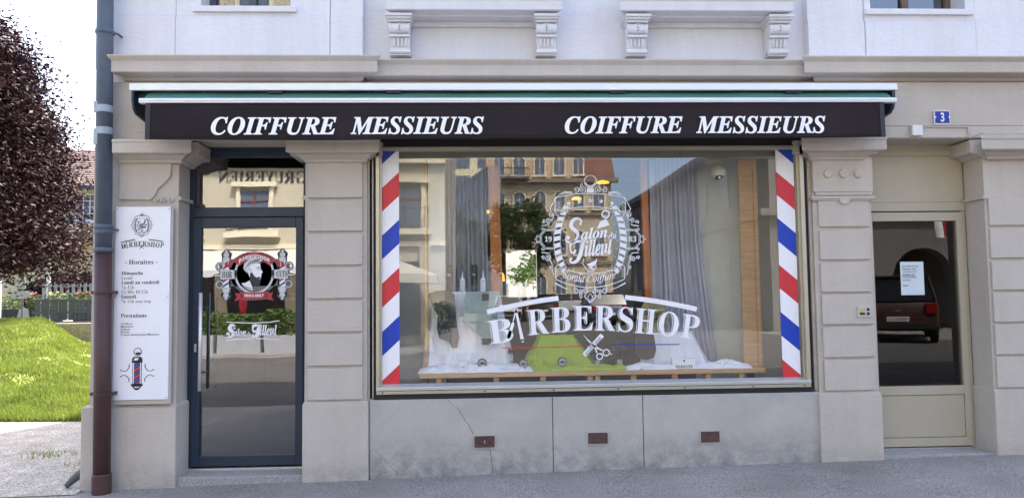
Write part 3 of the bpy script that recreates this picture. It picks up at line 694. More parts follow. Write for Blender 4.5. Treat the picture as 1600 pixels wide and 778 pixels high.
# ------------------------------------------------------------------ navy shop door
DY = .29
d = MB(); d.box(-2.475, -2.425, DY-.005, DY+.10, gz(-2)+.02, 2.80); d.box(-1.50, -1.44, DY-.005, DY+.10, gz(-2)+.02, 2.80)
d.box(-2.425, -1.50, DY-.005, DY+.10, 2.185, 2.268); d.box(-2.425, -1.50, DY-.005, DY+.10, 2.70, 2.80); d.box(-2.475, -1.44, DY-.02, DY+.10, 2.745, 2.80)
SD = d.build('shop_door', M_navy, B, bevel=.003); SD['label'] = 'navy framed glass shop door with steel pull bar'
lf = MB(); x0, x1, z0, z1 = -2.432, -1.497, .078, 2.178
lf.box(x0, -2.365, DY-.02, DY+.07, z0, z1); lf.box(-1.562, x1, DY-.02, DY+.07, z0, z1); lf.box(-2.365, -1.562, DY-.02, DY+.07, 2.092, z1); lf.box(-2.365, -1.562, DY-.02, DY+.07, z0, .162)
lf.build('door_leaf', M_navy, SD, bevel=.005)
q = MB()
for (a_, b_, c_, d_) in ((-2.368, -1.560, .158, 2.095), (-2.42, -1.505, 2.265, 2.705)):
    q.add([(a_, DY+.012, c_), (b_, DY+.012, c_), (b_, DY+.012, d_), (a_, DY+.012, d_)], [(0, 1, 2, 3)])
q.build('pane', M_glassd, SD)
q = MB(); q.box(-2.46, -1.46, DY-.05, DY+.1, .045, .066); q.build('threshold', M_alu, SD, bevel=.003)
q = MB(); q.tube([(-2.338, DY-.085, .715), (-2.338, DY-.085, 1.535)], .0145, 16)
q.tube([(-2.338, DY-.085, .86), (-2.338, DY-.07, .86), (-2.375, DY-.015, .86)], .009, 10); q.tube([(-2.338, DY-.085, 1.41), (-2.338, DY-.07, 1.41), (-2.375, DY-.015, 1.41)], .009, 10)
q.build('pull_handle', mat('stainless_steel', (.8, .8, .8), .4, metal=.5, var=.03), SD, smooth=True)
q = MB(); q.box(-2.411, -2.390, DY-.027, DY-.018, 1.035, 1.105); q.build('lock_plate', M_alu, SD, bevel=.008)
q = MB(); q.tube([(-2.28, DY+.12, .72), (-2.28, DY+.12, 1.5)], .013, 10); q.build('inside_handle', M_black, SD)
q = MB(); q.box(-2.46, -1.44, .03, .40, -.06, .046); ST1 = q.build('doorstep', mat('granite_speckled', (.40, .39, .37), .9, var=.3, vs=60, bump=.5, bs=80, fine=.4), B, bevel=.008)

# door decals
def dfn(u, v, y=DY+.004): return (-1.9188+u*.00542, y, 1.6819+v*.00548)     # px about (397,430)
def pd(px, py): return (px-397, 430-py)
M_dgrey = mat('decal_dark_grey', (.15, .15, .155), .5, var=0); M_lg = mat('decal_light_grey', (.62, .63, .64), .5, var=0); M_dred = mat('decal_red', (.42, .04, .05), .5, var=0)
dk = Art(); lg = Art(); wh = Art(); rd = Art(); bl_ = Art(); ik = Art()
dk.disc(*pd(397, 427), 38, 34); dk.rect(-55, 55, -17, 19)
for s in (-1, 1):
    cx = s*44
    dk.rect(cx-7, cx+7, -32, 34) ; dk.disc(cx, 33, 8, 6); dk.disc(cx, -31, 8, 6); dk.disc(cx, 38, 4, 4); dk.disc(cx, -36, 4, 4)
    lg.rect(cx-5, cx+5, 22, 28); lg.disc(cx, 32, 4.5, 4); lg.disc(cx, 37.5, 2.4, 2.4); lg.rect(cx-6.5, cx+6.5, 19.5, 22); lg.rect(cx-5, cx+5, -27, -22); lg.disc(cx, -31, 4.5, 4); lg.disc(cx, -36, 2.2, 2.2); lg.rect(cx-6.5, cx+6.5, -22, -19.5)
    wh.rect(cx-4.5, cx+4.5, -19, 19)
    for j, (z, cl) in enumerate(((12, rd), (2, bl_), (-8, rd), (-16, bl_))): cl.poly([(cx-4.5, z-3), (cx+4.5, z+3), (cx+4.5, z+6.5), (cx-4.5, z+.5)])
    dk.arc(s*54, 14, 5.5, 5.5, 0, 360, 3.4); dk.arc(s*54, -14, 5.5, 5.5, 0, 360, 3.4); lg.arc(s*54, 14, 5.2, 5.2, 0, 360, 1.4); lg.arc(s*54, -14, 5.2, 5.2, 0, 360, 1.4)
    dk.poly([(s*50, 4), (s*61, 2.4), (s*65, 0), (s*61, -2.4), (s*50, -4)]); lg.poly([(s*50, 1.5), (s*61, 1), (s*63.5, 0), (s*61, -1), (s*50, -1.5)])
wh2 = Art()
for s in (-1, 1): wh2.poly([(s*28, 8), (s*53, 10), (s*53, -6), (s*28, -5)])
wh2.arc(0, 3, 29.5, 31, 0, 360, 3.2, 48)
rd2 = Art()
def arcband(a, r0, r1, a0, a1, cz, kx=1):
    n = 20
    for i in range(n):
        t0, t1 = R(a0+(a1-a0)*i/n), R(a0+(a1-a0)*(i+1)/n)
        a.poly([(kx*r0*math.cos(t0), cz+r0*math.sin(t0)), (kx*r1*math.cos(t0), cz+r1*math.sin(t0)), (kx*r1*math.cos(t1), cz+r1*math.sin(t1)), (kx*r0*math.cos(t1), cz+r0*math.sin(t1))])
arcband(dk, 26, 41, 38, 142, -4, 1.15); arcband(rd2, 28, 39, 42, 138, -4, 1.12)
for s in (-1, 1):
    rd2.poly([(s*34, 26), (s*40, 22), (s*41, 12), (s*36, 14)]); rd2.poly([(s*41, 22), (s*46, 20), (s*47, 12), (s*42, 13)])
    rd2.poly([(s*19, -29), (s*30, -27), (s*27, -34), (s*31, -40), (s*18, -37)])
n = 12
for i in range(n):
    xa, xb = -20+40*i/n, -20+40*(i+1)/n; f_ = lambda x: -30-2*(1-(x/20)**2)
    rd2.poly([(xa, f_(xa)+5), (xb, f_(xb)+5), (xb, f_(xb)-5), (xa, f_(xa)-5)]); dk.poly([(xa*1.1, f_(xa)+7), (xb*1.1, f_(xb)+7), (xb*1.1, f_(xb)-7), (xa*1.1, f_(xa)-7)])
up = lambda x, y: (x, y-.0125*x*x)
wh3 = Art(); wh3.text('BARBERSHOP', 'sb', -24, 24, 26.4, 32.6, fn=up, off=.01); wh3.text("MEN'S ONLY", 'sb', -15, 15, -34.3, -29.7, fn=lambda x, y: (x, y+.004*x*x), off=.01)
ik.text('HAIR', 'b', -50, -35, -3, 6.5); ik.text('CUTS', 'b', 35, 52, -3, 6.5)
# bearded head in profile facing right
face = [(2, 19), (9, 18.5), (10, 13), (9.5, 10.5), (13.5, 4.5), (11, 3), (11.5, 0), (10.5, -2), (11, -4), (9.5, -6), (9, -12), (4, -16), (-2, -14), (-6, -6), (-9, 2), (-9, 10), (-4, 17)]
wh3.poly(face[::-1])
wh3.poly([(-14, -12), (-7, -8), (-3, -18), (-2, -24), (-14, -20), (-20, -12)])
hair = [(-17, 10), (-16, 18), (-9, 25), (2, 28), (11, 26), (12.5, 22), (6, 20), (-2, 19), (-7, 13), (-9, 4), (-12, 4)]
lg2 = Art(); lg2.poly(hair[::-1])
ik2 = Art()
beard = [(10.8, -3.6), (7, -2.2), (4, -4), (0, -1), (-3, 4), (-6, 4), (-7, -4), (-3, -14), (4, -18), (9, -15.5), (10, -9), (9.6, -6.4), (6.5, -5.6), (9.8, -5)]
ik2.poly(beard[::-1])
ik2.ribbon([(4, 11.5), (9, 12.5)], 1.2); ik2.ribbon([(5.5, 9.3), (8.5, 9)], 1); ik2.ribbon([(-8, 8), (-6, 10), (-4.5, 7), (-6, 4)], .8)
for j in range(6): ik2.ribbon([(-14+j*1.2, 12+j*2), (-4+j*2.4, 20+j*1.1), (7+j*.6, 21.5+j*.9)], .45)
for j in range(6): ik2.ribbon([(-18+j*2.4, -15-j), (-13+j*2, -21)], .6)
wh3.arc(0, 3, 27.8, 29, 30, 150, .6)
Ls = [('door_decal_backing', dk, M_dgrey, .006), ('door_decal_poles', wh, M_vinyl, .005), ('door_decal_trim', lg, M_lg, .0044), ('door_decal_red', rd, M_dred, .0042), ('door_decal_blue', bl_, mat('decal_blue', (.03, .12, .3), .5, var=0), .004), ('door_decal_plates', wh2, M_lg, .0036), ('door_decal_banners', rd2, M_dred, .003),
      ('door_decal_lettering', wh3, M_vinyl, .0024), ('door_decal_hair', lg2, M_lg, .002), ('door_decal_beard', ik2, M_ink, .0014), ('door_decal_ink', ik, M_ink, .0014)]
for nm, ar, mm, off in Ls: ar.build(nm, mm, SD, lambda u, v, off=off: dfn(u, v, DY+off))
a = Art(); rise = lambda x, y: (x, y)
script_S(a, lambda x, y: (-42+(x+39)*.5, -97+(y-2)*.52)); a.text('alon', 'bi', -31, -12, -94, -83, off=.014); a.text('du', 'bi', -11, -4, -94, -88); script_T(a, lambda x, y: (-3+(x+34)*.5, -97+(y+28)*.58)); a.text('illeul', 'bi', 9, 36, -94, -77.5, off=.014)
a.ribbon([(-43, -72), (-30, -73.5), (0, -74.5), (25, -73.5), (40, -71.5)], 1.3); a.ribbon([(-43, -101), (-30, -99.5), (0, -98.5), (25, -99.5), (40, -101)], 1.3)
a.build('door_script_lettering', M_vinyl, SD, lambda u, v: dfn(u, v, DY+.004))

# ------------------------------------------------------------------ cream side door
d = MB(); Y = .285
d.box(3.39, 4.385, Y, Y+.1, 2.69, 2.79); d.box(3.39, 4.385, Y+.012, Y+.1, 2.27, 2.69); d.box(3.39, 4.385, Y, Y+.1, 2.190, 2.268); d.box(4.352, 4.385, Y+.006, Y+.1, .09, 2.19)
SD2 = d.build('side_door', M_cream, B, bevel=.003); SD2['label'] = 'cream metal side door with tall dark glass'
lf = MB(); lf.box(3.40, 3.522, Y-.012, Y+.05, .115, 2.178); lf.box(4.292, 4.348, Y-.012, Y+.05, .115, 2.178); lf.box(3.522, 4.292, Y-.012, Y+.05, 2.10, 2.178); lf.box(3.522, 4.292, Y-.012, Y+.05, .562, .640); lf.box(3.522, 4.292, Y-.012, Y+.05, .115, .19)
lf.build('door_leaf', M_cream, SD2, bevel=.003)
MB().box(3.526, 4.288, Y-.004, Y+.03, .194, .558).build('kick_panel', M_cream, SD2, bevel=.003)
MB().add([(3.52, Y+.014, .638), (4.294, Y+.014, .638), (4.294, Y+.014, 2.102), (3.52, Y+.014, 2.102)], [(0, 1, 2, 3)]).build('pane', M_glassr, SD2)
MB().box(3.40, 4.38, Y-.03, Y+.1, .096, .108).build('threshold', M_alu, SD2)
MB().box(3.396, 4.40, .03, .40, -.02, .095).build('doorstep', MATS['granite_speckled'], B, bevel=.008)
# notice behind the glass
N = root('paper_notice', (3.875, Y-.0, 1.44), 'white paper notice with printed French text on the dark glass of the side door', 'notice')
MB().box(3.768, 3.981, Y+.008, Y+.009, 1.441, 1.737).build('sheet', mat('paper', (.62, .70, .74), .8, var=.02), N)
a = Art()
for i, t in enumerate(['LA PORTE DE CET', 'IMMEUBLE DOIT', 'TOUJOURS ETRE', 'FERMEE A CLE', 'LE JOUR COMME', 'LA NUIT.', '', 'MERCI']):
    if t: a.text(t, 'sb', 3.785, 3.785+.0098*len(t), 1.69-i*.0245, 1.702-i*.0245)
a.rect(3.785, 3.90, 1.61, 1.613)
a.build('printed_text', M_ink, N, lambda u, v: (u, Y+.0066, v))

# ------------------------------------------------------------------ awning
A = root('awning', (.35, -.15, 3.05), 'retracted green awning in a white cassette with black lettered valance above the shop', 'awning')
c = MB(); c.prismx([(.04, 3.20), (-.30, 3.188), (-.31, 3.18), (-.31, 3.132), (-.295, 3.128), (-.295, 3.165), (.04, 3.17)], -2.73, 3.472); fix_normals(c.build('cassette_cover', mat('white_aluminium', (.72, .73, .74), .35, metal=.2, var=.05, vs=3, stretch=(.3, 1, 3)), A))
for xa, xb in ((-2.722, -2.705), (3.435, 3.462)):
    e = MB(); e.prismx([(.0, 3.17), (-.292, 3.165), (-.292, 3.06), (-.27, 2.99), (-.22, 2.955), (.0, 2.93)], xa, xb); fix_normals(e.build('end_bracket', M_navy, A, bevel=.002))
e = MB(); e.tube([(-2.70, -.16, 3.10), (3.43, -.16, 3.10)], .055, 24); e.build('fabric_roll', mat('green_awning_fabric', (.05, .15, .11), .8, var=.2, vs=3, stretch=(.4, 3, 3)), A, smooth=True)
e = MB(); e.grid(60, 1, lambda s, t: (-2.60+s*6.0, -.265-t*.085, 3.118-t*.066+.002*math.sin(s*40))); e.build('fabric', MATS['green_awning_fabric'], A)
e = MB(); e.box(-2.628, 3.428, -.375, -.325, 3.012, 3.050); e.box(-2.628, 3.428, -.38, -.325, 3.026, 3.034); e.build('front_bar', MATS['white_aluminium'], A, bevel=.004)
for xx in (-1.6, -.66, 1.15, 2.6): MB().box(xx-.06, xx+.06, -.30, -.2, 3.108, 3.13).build('arm_joint', M_black, A)
M_val = mat('valance_fabric', (.027, .020, .022), .85, var=.2, vs=2, bump=.15, bs=14, spec=.15)
def valf(s, t):
    x = -2.578+s*5.9; return (x, -.362+.006*math.sin(x*3.1)*(1-t)+.003*math.sin(x*9.3)*(1-t)-.004*noise.noise(Vector((x*2.6, t*1.2, 0)))*(1-(2*t-1)**4), 2.722+t*.292+(1-t)*.004*math.sin(x*2.2+1))
v = MB(); v.grid(120, 8, valf); VL = v.build('valance', M_val, A, smooth=True, solid=.003)
v = MB()
for s0 in (0.0, .9935): v.grid(1, 8, lambda s, t, s0=s0: (valf(s0+s*.0065, t)[0], valf(s0, t)[1]-.004, valf(s0, t)[2]))
v.grid(120, 1, lambda s, t: (valf(s, 0)[0], valf(s, 0)[1]-.004, valf(s, 0)[2]+.012+t*.002)); v.build('hem', mat('valance_hem', (.03, .027, .033), .6, var=.1), A)
a = Art()
for (x0, x1, x2, x3) in ((-2.071, -1.100, -.989, .062), (.705, 1.655, 1.764, 2.828)):
    for t_, p_, q_ in (('COIFFURE', x0, x1), ('MESSIEURS', x2, x3)):
        Art().text(t_, 'bi', p_, q_, 2.757, 2.900, off=.014).build('awning_lettering', M_vinyl, VL, lambda u, v: (u, -.3735+.004*math.sin(u*3.1), v))

# ------------------------------------------------------------------ downpipe
DP = root('downpipe', (-2.985, -.1, 0), 'rainwater downpipe, slate grey above and rust brown below, on the building corner', 'downpipe')
M_slate = mat('slate_painted_zinc', (.085, .105, .14), .5, var=.15, vs=6); M_brown = mat('brown_cast_iron', (.065, .03, .028), .5, var=.2, vs=6, stretch=(1, 1, .4))
pxz = lambda z: -3.028+(3.8-z)*.0128
MB().tube([(pxz(5.5), -.1, 5.5), (pxz(1.87), -.1, 1.87)], .063, 24).build('upper_pipe', M_slate, DP, smooth=True)
MB().tube([(pxz(1.90), -.1, 1.90), (pxz(-.04), -.1, -.04)], .064, 24).build('lower_pipe', M_brown, DP, smooth=True)
q = MB()
for z, r_ in ((1.885, .074), (2.07, .070), (2.03, .068), (3.665, .072)):
    q.lathe((pxz(z), -.1, z), [(.062, -.02), (r_, -.016), (r_+.003, 0), (r_, .016), (.062, .02)])
q.build('collar', M_slate, DP, smooth=True)
q = MB()
for z in (1.545, .742): q.lathe((pxz(z), -.1, z), [(.063, -.012), (.069, -.01), (.069, .01), (.063, .012)]); q.box(pxz(z)-.09, pxz(z)-.06, -.115, .02, z-.012, z+.012); q.box(pxz(z)+.06, pxz(z)+.09, -.115, .02, z-.012, z+.012)
q.lathe((pxz(.06), -.1, .06), [(.066, -.1), (.072, -.09), (.072, .05), (.066, .06)])
q.build('pipe_clamp', M_brown, DP)
q = MB()
for z in (3.665, 2.05): q.tube([(pxz(z)+.06, -.1, z), (pxz(z)+.085, -.06, z), (pxz(z)+.085, .01, z)], .01, 8)
q.build('wall_bracket', M_slate, DP)
M_tape = mat('pale_tape', (.36, .43, .47), .6, var=.1)
q = MB(); 
for z in (3.03, 2.85): 
    q.lathe((pxz(z), -.1, z), [(.0645, -.03), (.066, -.029), (.066, .026), (.0645, .027)])
q.box(pxz(3.0)-.062, pxz(3)-.02, -.155, -.1, 2.995, 3.085); q.box(pxz(2.8)-.062, pxz(2.8)-.015, -.155, -.1, 2.735, 2.86)
q.build('tape', M_tape, DP)

# ------------------------------------------------------------------ opening-hours sign
SG = root('opening_hours_sign', (-2.72, -.03, .65), 'tall white opening hours sign with crest and barber pole, screwed to the left pilaster', 'sign')
MB().box(-2.945, -2.487, -.022, .0, .642, 2.235).build('backing_board', M_tan, SG, bevel=.006)
MB().box(-2.942, -2.503, -.036, -.022, .682, 2.240).build('panel', M_panel, SG, bevel=.002)
def sfn(u, v, y=-.0375): return (-2.942+(u-183)*.005155, y, 2.238+(v+324)*.00517)    # u=px, v=-py
a = Art()
em = emblem(Art(), 1, 1.3); k = .20
a.add([(224+u*k, -354+v*k) for u, v in em.v], em.f)
bw = barber_word(Art(), inline=False)
a.add([(224+u*.203, -358+v*.203-.5) for u, v in bw.v], bw.f)
a.ribbon([(197, -386.5), (220, -386.5)], .35); a.ribbon([(229, -386.5), (251, -386.5)], .35); a.ribbon([(221, -390), (227, -384)], 1.2); a.ribbon([(222, -385), (228, -390)], .7)
def line(t, st, x0, x1, base, cap, desc=0, off=0): a.text(t, st, x0, x1, -base-desc, -base+cap, off=off)
a.build('crest_print', M_ink, SG, lambda u, v: sfn(u, v)); a = Art()
line('Horaires', 'b', 205, 243, 414.5, 7.2); a.rect(199, 202, -412, -411.2); a.rect(246.5, 249.5, -412, -411.2)
line('Dimanche', 'b', 194, 227, 431, 5.8); line('Ferme', 'b', 194, 211, 438.3, 5, off=-.018); a.ribbon([(209, -434.2), (210.6, -432.9)], .6)
line('Lundi au vendredi', 'b', 194, 252.5, 445.5, 5.6); line('7h-12h', 'b', 194, 214, 453, 5.4, off=-.018); line('13.30h-18.15h', 'b', 194, 235, 460.2, 5.4, off=-.018)
line('Samedi', 'b', 194, 217, 467.6, 5.6); line('7h-15h non stop', 'b', 194, 240, 475, 5.4, 1.2, off=-.018)
a.build('opening_hours_print', M_ink, SG, lambda u, v: sfn(u, v)); a = Art()
line('Prestations', 'b', 194, 233.5, 497.5, 6.2)
for i, (t, x1) in enumerate((('Coiffure', 212), ('Messieurs', 213.5), ('Enfants', 209), ('Barbier', 208.5), ('Produit exclusivement Messieurs', 253.5))):
    line(t, 's', 194.5, x1, 508.6+i*4.25, 3.1, off=.004)
a.build('services_print', M_ink, SG, lambda u, v: sfn(u, v)); a = Art()
# barber pole icon
cx, cy = 220, -578
a.arc(cx+1, -551, 5.8, 5.8, 0, 360, 1.1); a.poly([(cx-3, -552), (cx+6, -551.5), (cx+4, -555.3), (cx-.5, -555.8)]); a.poly([(cx-7.5, -566), (cx-7.5, -561.5), (cx-4.5, -558.4), (cx+6, -558.4), (cx+8.5, -561.5), (cx+8.5, -566)])
a.rect(cx-7.6, cx+8.6, -568, -565); a.rect(cx-6.6, cx+7.6, -602, -567); a.rect(cx-8.6, cx+9.4, -603.8, -600.4); a.poly([(cx-7, -603.8), (cx+8, -603.8), (cx+4, -609), (cx+.5, -610.4), (cx-3, -609)])
for s in (-1, 1):
    a.ribbon([(cx+.5+s*12, -570), (cx+.5+s*12.3, -575), (cx+.5+s*16, -580), (cx+.5+s*21, -581), (cx+.5+s*25, -578.5)], 1.5, .9)
    a.ribbon([(cx+.5+s*12, -597), (cx+.5+s*12.3, -592), (cx+.5+s*16, -588), (cx+.5+s*21, -586.5), (cx+.5+s*25, -589)], 1.5, .9)
    a.disc(cx+.5+s*25, -579, 1); a.disc(cx+.5+s*25, -588.7, 1)
for xx, zz in ((185.5, 327.5), (266, 327.5), (185.5, 622), (266, 622), (184.5, 465), (266, 465)): a.disc(xx, -zz, .8)
a.build('barber_pole_print', M_ink, SG, lambda u, v: sfn(u, v))
a = Art(); a.rect(cx-5.6, cx-4.2, -600, -567.5); a.rect(cx+5.2, cx+6.6, -600, -567.5); a.arc(cx+1, -551, 4.6, 4.6, 30, 170, 1.4); a.poly([(cx-5, -564), (cx-3, -560.5), (cx+3, -560.3), (cx+1, -564)]); a.rect(cx-3, cx+4, -606.3, -604.8)
a.build('pole_highlights', M_panel, SG, lambda u, v: sfn(u, v, -.0383))
ar, ab = Art(), Art()
for i in range(9):
    z = -563.5-i*5.6; q = clip_poly([(cx-3.6, z-3.6), (cx+4.6, z+2), (cx+4.6, z-2), (cx-3.6, z-7.6)], cx-3.6, cx+4.6, -600, -567.8)
    if len(q) > 2: (ar if i % 2 == 0 else ab).poly(q)
ar.build('pole_red_stripes', M_red, SG, lambda u, v: sfn(u, v, -.0383)); ab.build('pole_blue_stripes', mat('print_blue', (.03, .08, .35), .5, var=0), SG, lambda u, v: sfn(u, v, -.0383))

# ------------------------------------------------------------------ small fittings
NP = root('house_number_plate', (4.02, -.02, 2.9), 'blue enamel house number plate with white 3 above the side door', 'number plate')
MB().box(3.949, 4.091, -.022, -.008, 2.908, 3.028).build('plate', mat('white_enamel', (.75, .77, .8), .25, var=.03), NP, bevel=.003)
MB().box(3.957, 4.083, -.0245, -.022, 2.916, 3.020).build('blue_field', mat('blue_enamel', (.015, .03, .28), .25, var=.05), NP)
a = Art(); a.text('3', 'sb', 4.004, 4.037, 2.928, 3.008, off=.01); a.disc(3.957, 2.968, .008); a.disc(4.083, 2.968, .008)
a.build('number', MATS['white_enamel'], NP, lambda u, v: (u, -.026, v))
JB = root('junction_box', (3.78, -.03, 2.8), 'small white junction box with a thin cable below the frieze near the house number', 'junction box')
MB().box(3.730, 3.822, -.06, -.014, 2.803, 2.892).build('box', mat('white_plastic', (.72, .72, .70), .5, var=.03), JB, bevel=.006)
MB().tube([(3.822, -.02, 2.865), (3.85, -.02, 2.880), (3.87, -.02, 2.885), (4.235, -.022, 2.882), (4.243, -.022, 2.875), (4.250, -.024, 2.80), (4.27, -.03, 2.79)], .006, 8).build('cable', M_tan, JB)
MB().tube([(4.245, -.03, 2.785), (4.28, -.17, 2.80), (4.40, -.165, 2.795), (5.6, -.165, 2.793)], .006, 8).build('cable', M_tan, JB)
IC = root('intercom_panel', (3.27, -.01, 1.26), 'small beige doorbell panel with two name plates right of the shop window', 'intercom')
MB().box(3.212, 3.332, -.012, .0, 1.258, 1.356).build('plate', mat('beige_enamel', (.50, .46, .42), .5), IC, bevel=.003)
MB().box(3.228, 3.272, -.016, -.012, 1.316, 1.336).build('name_plate', mat('yellow_label', (.55, .55, .05), .5, var=.05), IC)
MB().box(3.228, 3.272, -.016, -.012, 1.280, 1.300).build('name_plate', M_ink, IC)
for z in (1.326, 1.290): MB().lathe((3.302, -.012, z), [(0, -.01), (.010, -.009), (.013, -.003), (.013, 0)], axis='y').build('bell_button', M_ink, IC)
rk = MB()
for (x, y, s) in ((-3.33, .35, .16),):
    rk.tube([(-3.36, .10, gz(-3.3)+.02), (-3.30, .16, gz(-3.3)+.09), (-3.22, .25, gz(-3.3)+.16), (-3.18, .34, gz(-3.3)+.19)], [.02, .035, .03, .015], 10)
tag(rk.build('boot_scraper', mat('worn_grey_stone', (.10, .11, .11), .7, var=.2), smooth=True), 'curved dark grey spout stub jutting from the building corner over the gravel', 'spout')

# ================================================================== inside the shop window
M_cloth = mat('white_towelling', (.80, .80, .84), .95, var=.04, vs=6, bump=.3, bs=90)
M_lime = mat('lime_cloth', (.34, .47, .03), .95, var=.08, vs=7, bump=.3, bs=90)
M_curt = mat('grey_curtain', (.52, .52, .57), .95, var=.06, vs=3, trans=.25)
M_pale = mat('pale_green_panel', (.82, .85, .78), .9, var=.05, vs=2)
M_beige = mat('grey_beige_board', (.42, .41, .35), .9, var=.08, vs=2)
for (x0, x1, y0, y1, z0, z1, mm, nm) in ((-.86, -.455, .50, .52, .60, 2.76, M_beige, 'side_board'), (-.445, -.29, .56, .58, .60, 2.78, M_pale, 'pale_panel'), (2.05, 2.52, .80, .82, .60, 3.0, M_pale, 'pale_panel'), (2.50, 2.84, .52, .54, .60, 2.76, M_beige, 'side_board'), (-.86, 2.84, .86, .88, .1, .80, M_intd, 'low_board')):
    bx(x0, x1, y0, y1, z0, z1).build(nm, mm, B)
bx(-.462, -.440, .32, .35, .80, 2.745).build('wooden_post', M_wood, B, bevel=.002)
bx(2.345, 2.495, .34, .362, .83, 2.735).build('plywood_board', M_wood, B, bevel=.002)
bx(2.468, 2.502, .31, .34, .83, 2.735).build('wooden_post', M_wood, B, bevel=.002)
MB().prism([(.105, 2.85), (.20, 2.85), (.245, .85), (.14, .85)], .74, .80).build('wooden_post', M_woodd, B)
MB().prism([(1.545, 2.85), (1.605, 2.85), (1.64, .85), (1.575, .85)], .74, .80).build('wooden_post', M_woodd, B)
SH = root('display_shelf', (1, .4, .79), 'pine display shelf on short square legs along the inside of the shop window', 'shelf')
bx(-.505, 2.478, .18, .66, .79, .829).build('shelf_board', M_wood, SH, bevel=.003)
for x in (-.34, .15, .55, .955, 1.02, 1.33, 1.69, 1.98, 2.27): bx(x-.022, x+.022, .20, .245, .60, .79).build('leg', M_wood, SH)
M_curt2 = mat('grey_curtain_lightened', (.70, .70, .77), .95, var=.06, vs=3, trans=.25)  # same grey cloth, colour lightened to make up for the awning's shade
def curtain(x0, x1, x2, x3, z0, z1, y, name, lab, n=9):
    def f(s, t):
        xa = x0+(x2-x0)*(1-t)**2; xb = x1+(x3-x1)*(1-t)**2; ss = s+.03*math.sin(s*17)
        return (xa+ss*(xb-xa), y+.022*math.sin(ss*2*PI*n+.8*math.sin(t*3))+.012*math.sin(ss*2*PI*n*2.3+t*2), z0+t*(z1-z0))
    return tag(MB().grid(160, 14, f).build(name, M_curt2 if x0 > 1 else M_curt, smooth=True), lab, 'curtain')
curtain(-.335, .10, -.335, .13, .85, 2.83, .74, 'curtain', 'sheer grey curtain behind the bottles at the left of the shop window', 10)
curtain(1.63, 2.09, 1.63, 2.24, .85, 2.74, .72, 'curtain', 'sheer grey curtain sweeping outwards at the right of the shop window', 11)
def fold(x, z, k=1): return .020*(.5-abs(math.sin(x*19*k+2*math.sin(z*5)+z*4)))+.008*abs(math.sin(x*43*k-z*9))+.03*noise.noise(Vector((x*5, z*5, 1)))
def drape(x0, x1, xb0, xb1, zt, zb, yt, yb, name, mm, lab, cat, k=1):
    def f(s, t):
        if t > .85:      # top surface
            q = (t-.85)/.15; xa, xb = x0, x1; return (xa+s*(xb-xa), yt+q*.18, zt+.004*math.sin(s*20))
        u = t/.85; e = (1-u)**1.15
        a_, b_ = x0+(xb0-x0)*e, x1+(xb1-x1)*e; x = a_+s*(b_-a_)
        side = max(0, abs(s-.5)-.42)/.08*.08
        return (x, yt+(yb-yt)*e+side+fold(x, u*(zt-zb)*.35, k)*(.2+1.1*(1-u)), zb+u*(zt-zb))
    return tag(MB().grid(110, 40, f).build(name, mm, smooth=True, solid=.004), lab, cat)
def crumple(x0, x1, h, y0, y1, name, mm, lab, cat, sd=0, zb=.831):
    def f(s, t):
        x = x0+s*(x1-x0); e = math.sin(PI*min(1, max(0, s)))**.35*math.sin(PI*t)**.6
        q1 = noise.noise(Vector((x*5+sd, t*2.5, sd))); r_ = .22+.42*(1-abs(math.sin(x*17+t*4+6*q1)))**.8+.30*(1-abs(math.sin(x*9-t*6+5*q1+sd)))+.35*abs(q1)
        return (x, y0+t*(y1-y0)+.012*math.sin(x*23+sd), zb+h*e*r_)
    return tag(MB().grid(int((x1-x0)*130)+10, 26, f).build(name, mm, smooth=True), lab, cat)
drape(-.43, .20, -.50, .33, 1.515, .84, .36, .31, 'draped_sheet', M_cloth, 'tall white sheet draped over a stand at the left of the window display', 'sheet')
crumple(-.52, .47, .10, .185, .36, 'crumpled_towel', M_cloth, 'crumpled white towel along the left front of the display shelf', 'towel', 1)
drape(.53, .86, .36, 1.07, 1.125, .84, .42, .29, 'lime_drape', M_lime, 'lime green cloth draped over a block in the middle of the display', 'cloth', .8)
crumple(.37, 1.42, .06, .19, .36, 'lime_towel', M_lime, 'lime green cloth lying crumpled along the shelf in front of the lime mound', 'cloth', 9)
crumple(.40, .56, .21, .27, .42, 'lime_bundle', M_lime, 'small lime green bundle at the left foot of the lime mound', 'cloth', 4)
drape(1.50, 1.94, 1.42, 2.06, 1.135, .84, .42, .30, 'draped_sheet', M_cloth, 'low white sheet draped over a block at the right of the window display', 'sheet')
crumple(1.26, 1.72, .075, .185, .34, 'crumpled_towel', M_cloth, 'crumpled white towel in front of the brown apron', 'towel', 13)
crumple(1.86, 2.37, .085, .19, .36, 'crumpled_towel', M_cloth, 'crumpled white towel at the right end of the display shelf', 'towel', 21)
def garment(poly, y, name, mm, lab, cat):
    g_ = MB(); g_.prism(poly, y, y+.012); o = fix_normals(g_.build(name, mm, bevel=.004)); return tag(o, lab, cat)
M_vest = mat('charcoal_fabric', (.035, .035, .045), .9, var=.2, vs=8); M_sage = mat('sage_fabric', (.27, .33, .29), .9, var=.15, vs=7, bump=.3); M_brn = mat('brown_fabric', (.06, .04, .045), .95, var=.2)
garment([(-.43, 1.50), (-.36, 1.53), (-.26, 1.535), (-.20, 1.50), (-.19, 1.30), (-.165, 1.12), (-.185, 1.04), (-.23, 1.035), (-.25, 1.09), (-.335, 1.12), (-.355, 1.20), (-.35, 1.32), (-.40, 1.42)][::-1], .262, 'black_vest', M_vest, 'charcoal barber vest hung over the tall white sheet', 'vest')
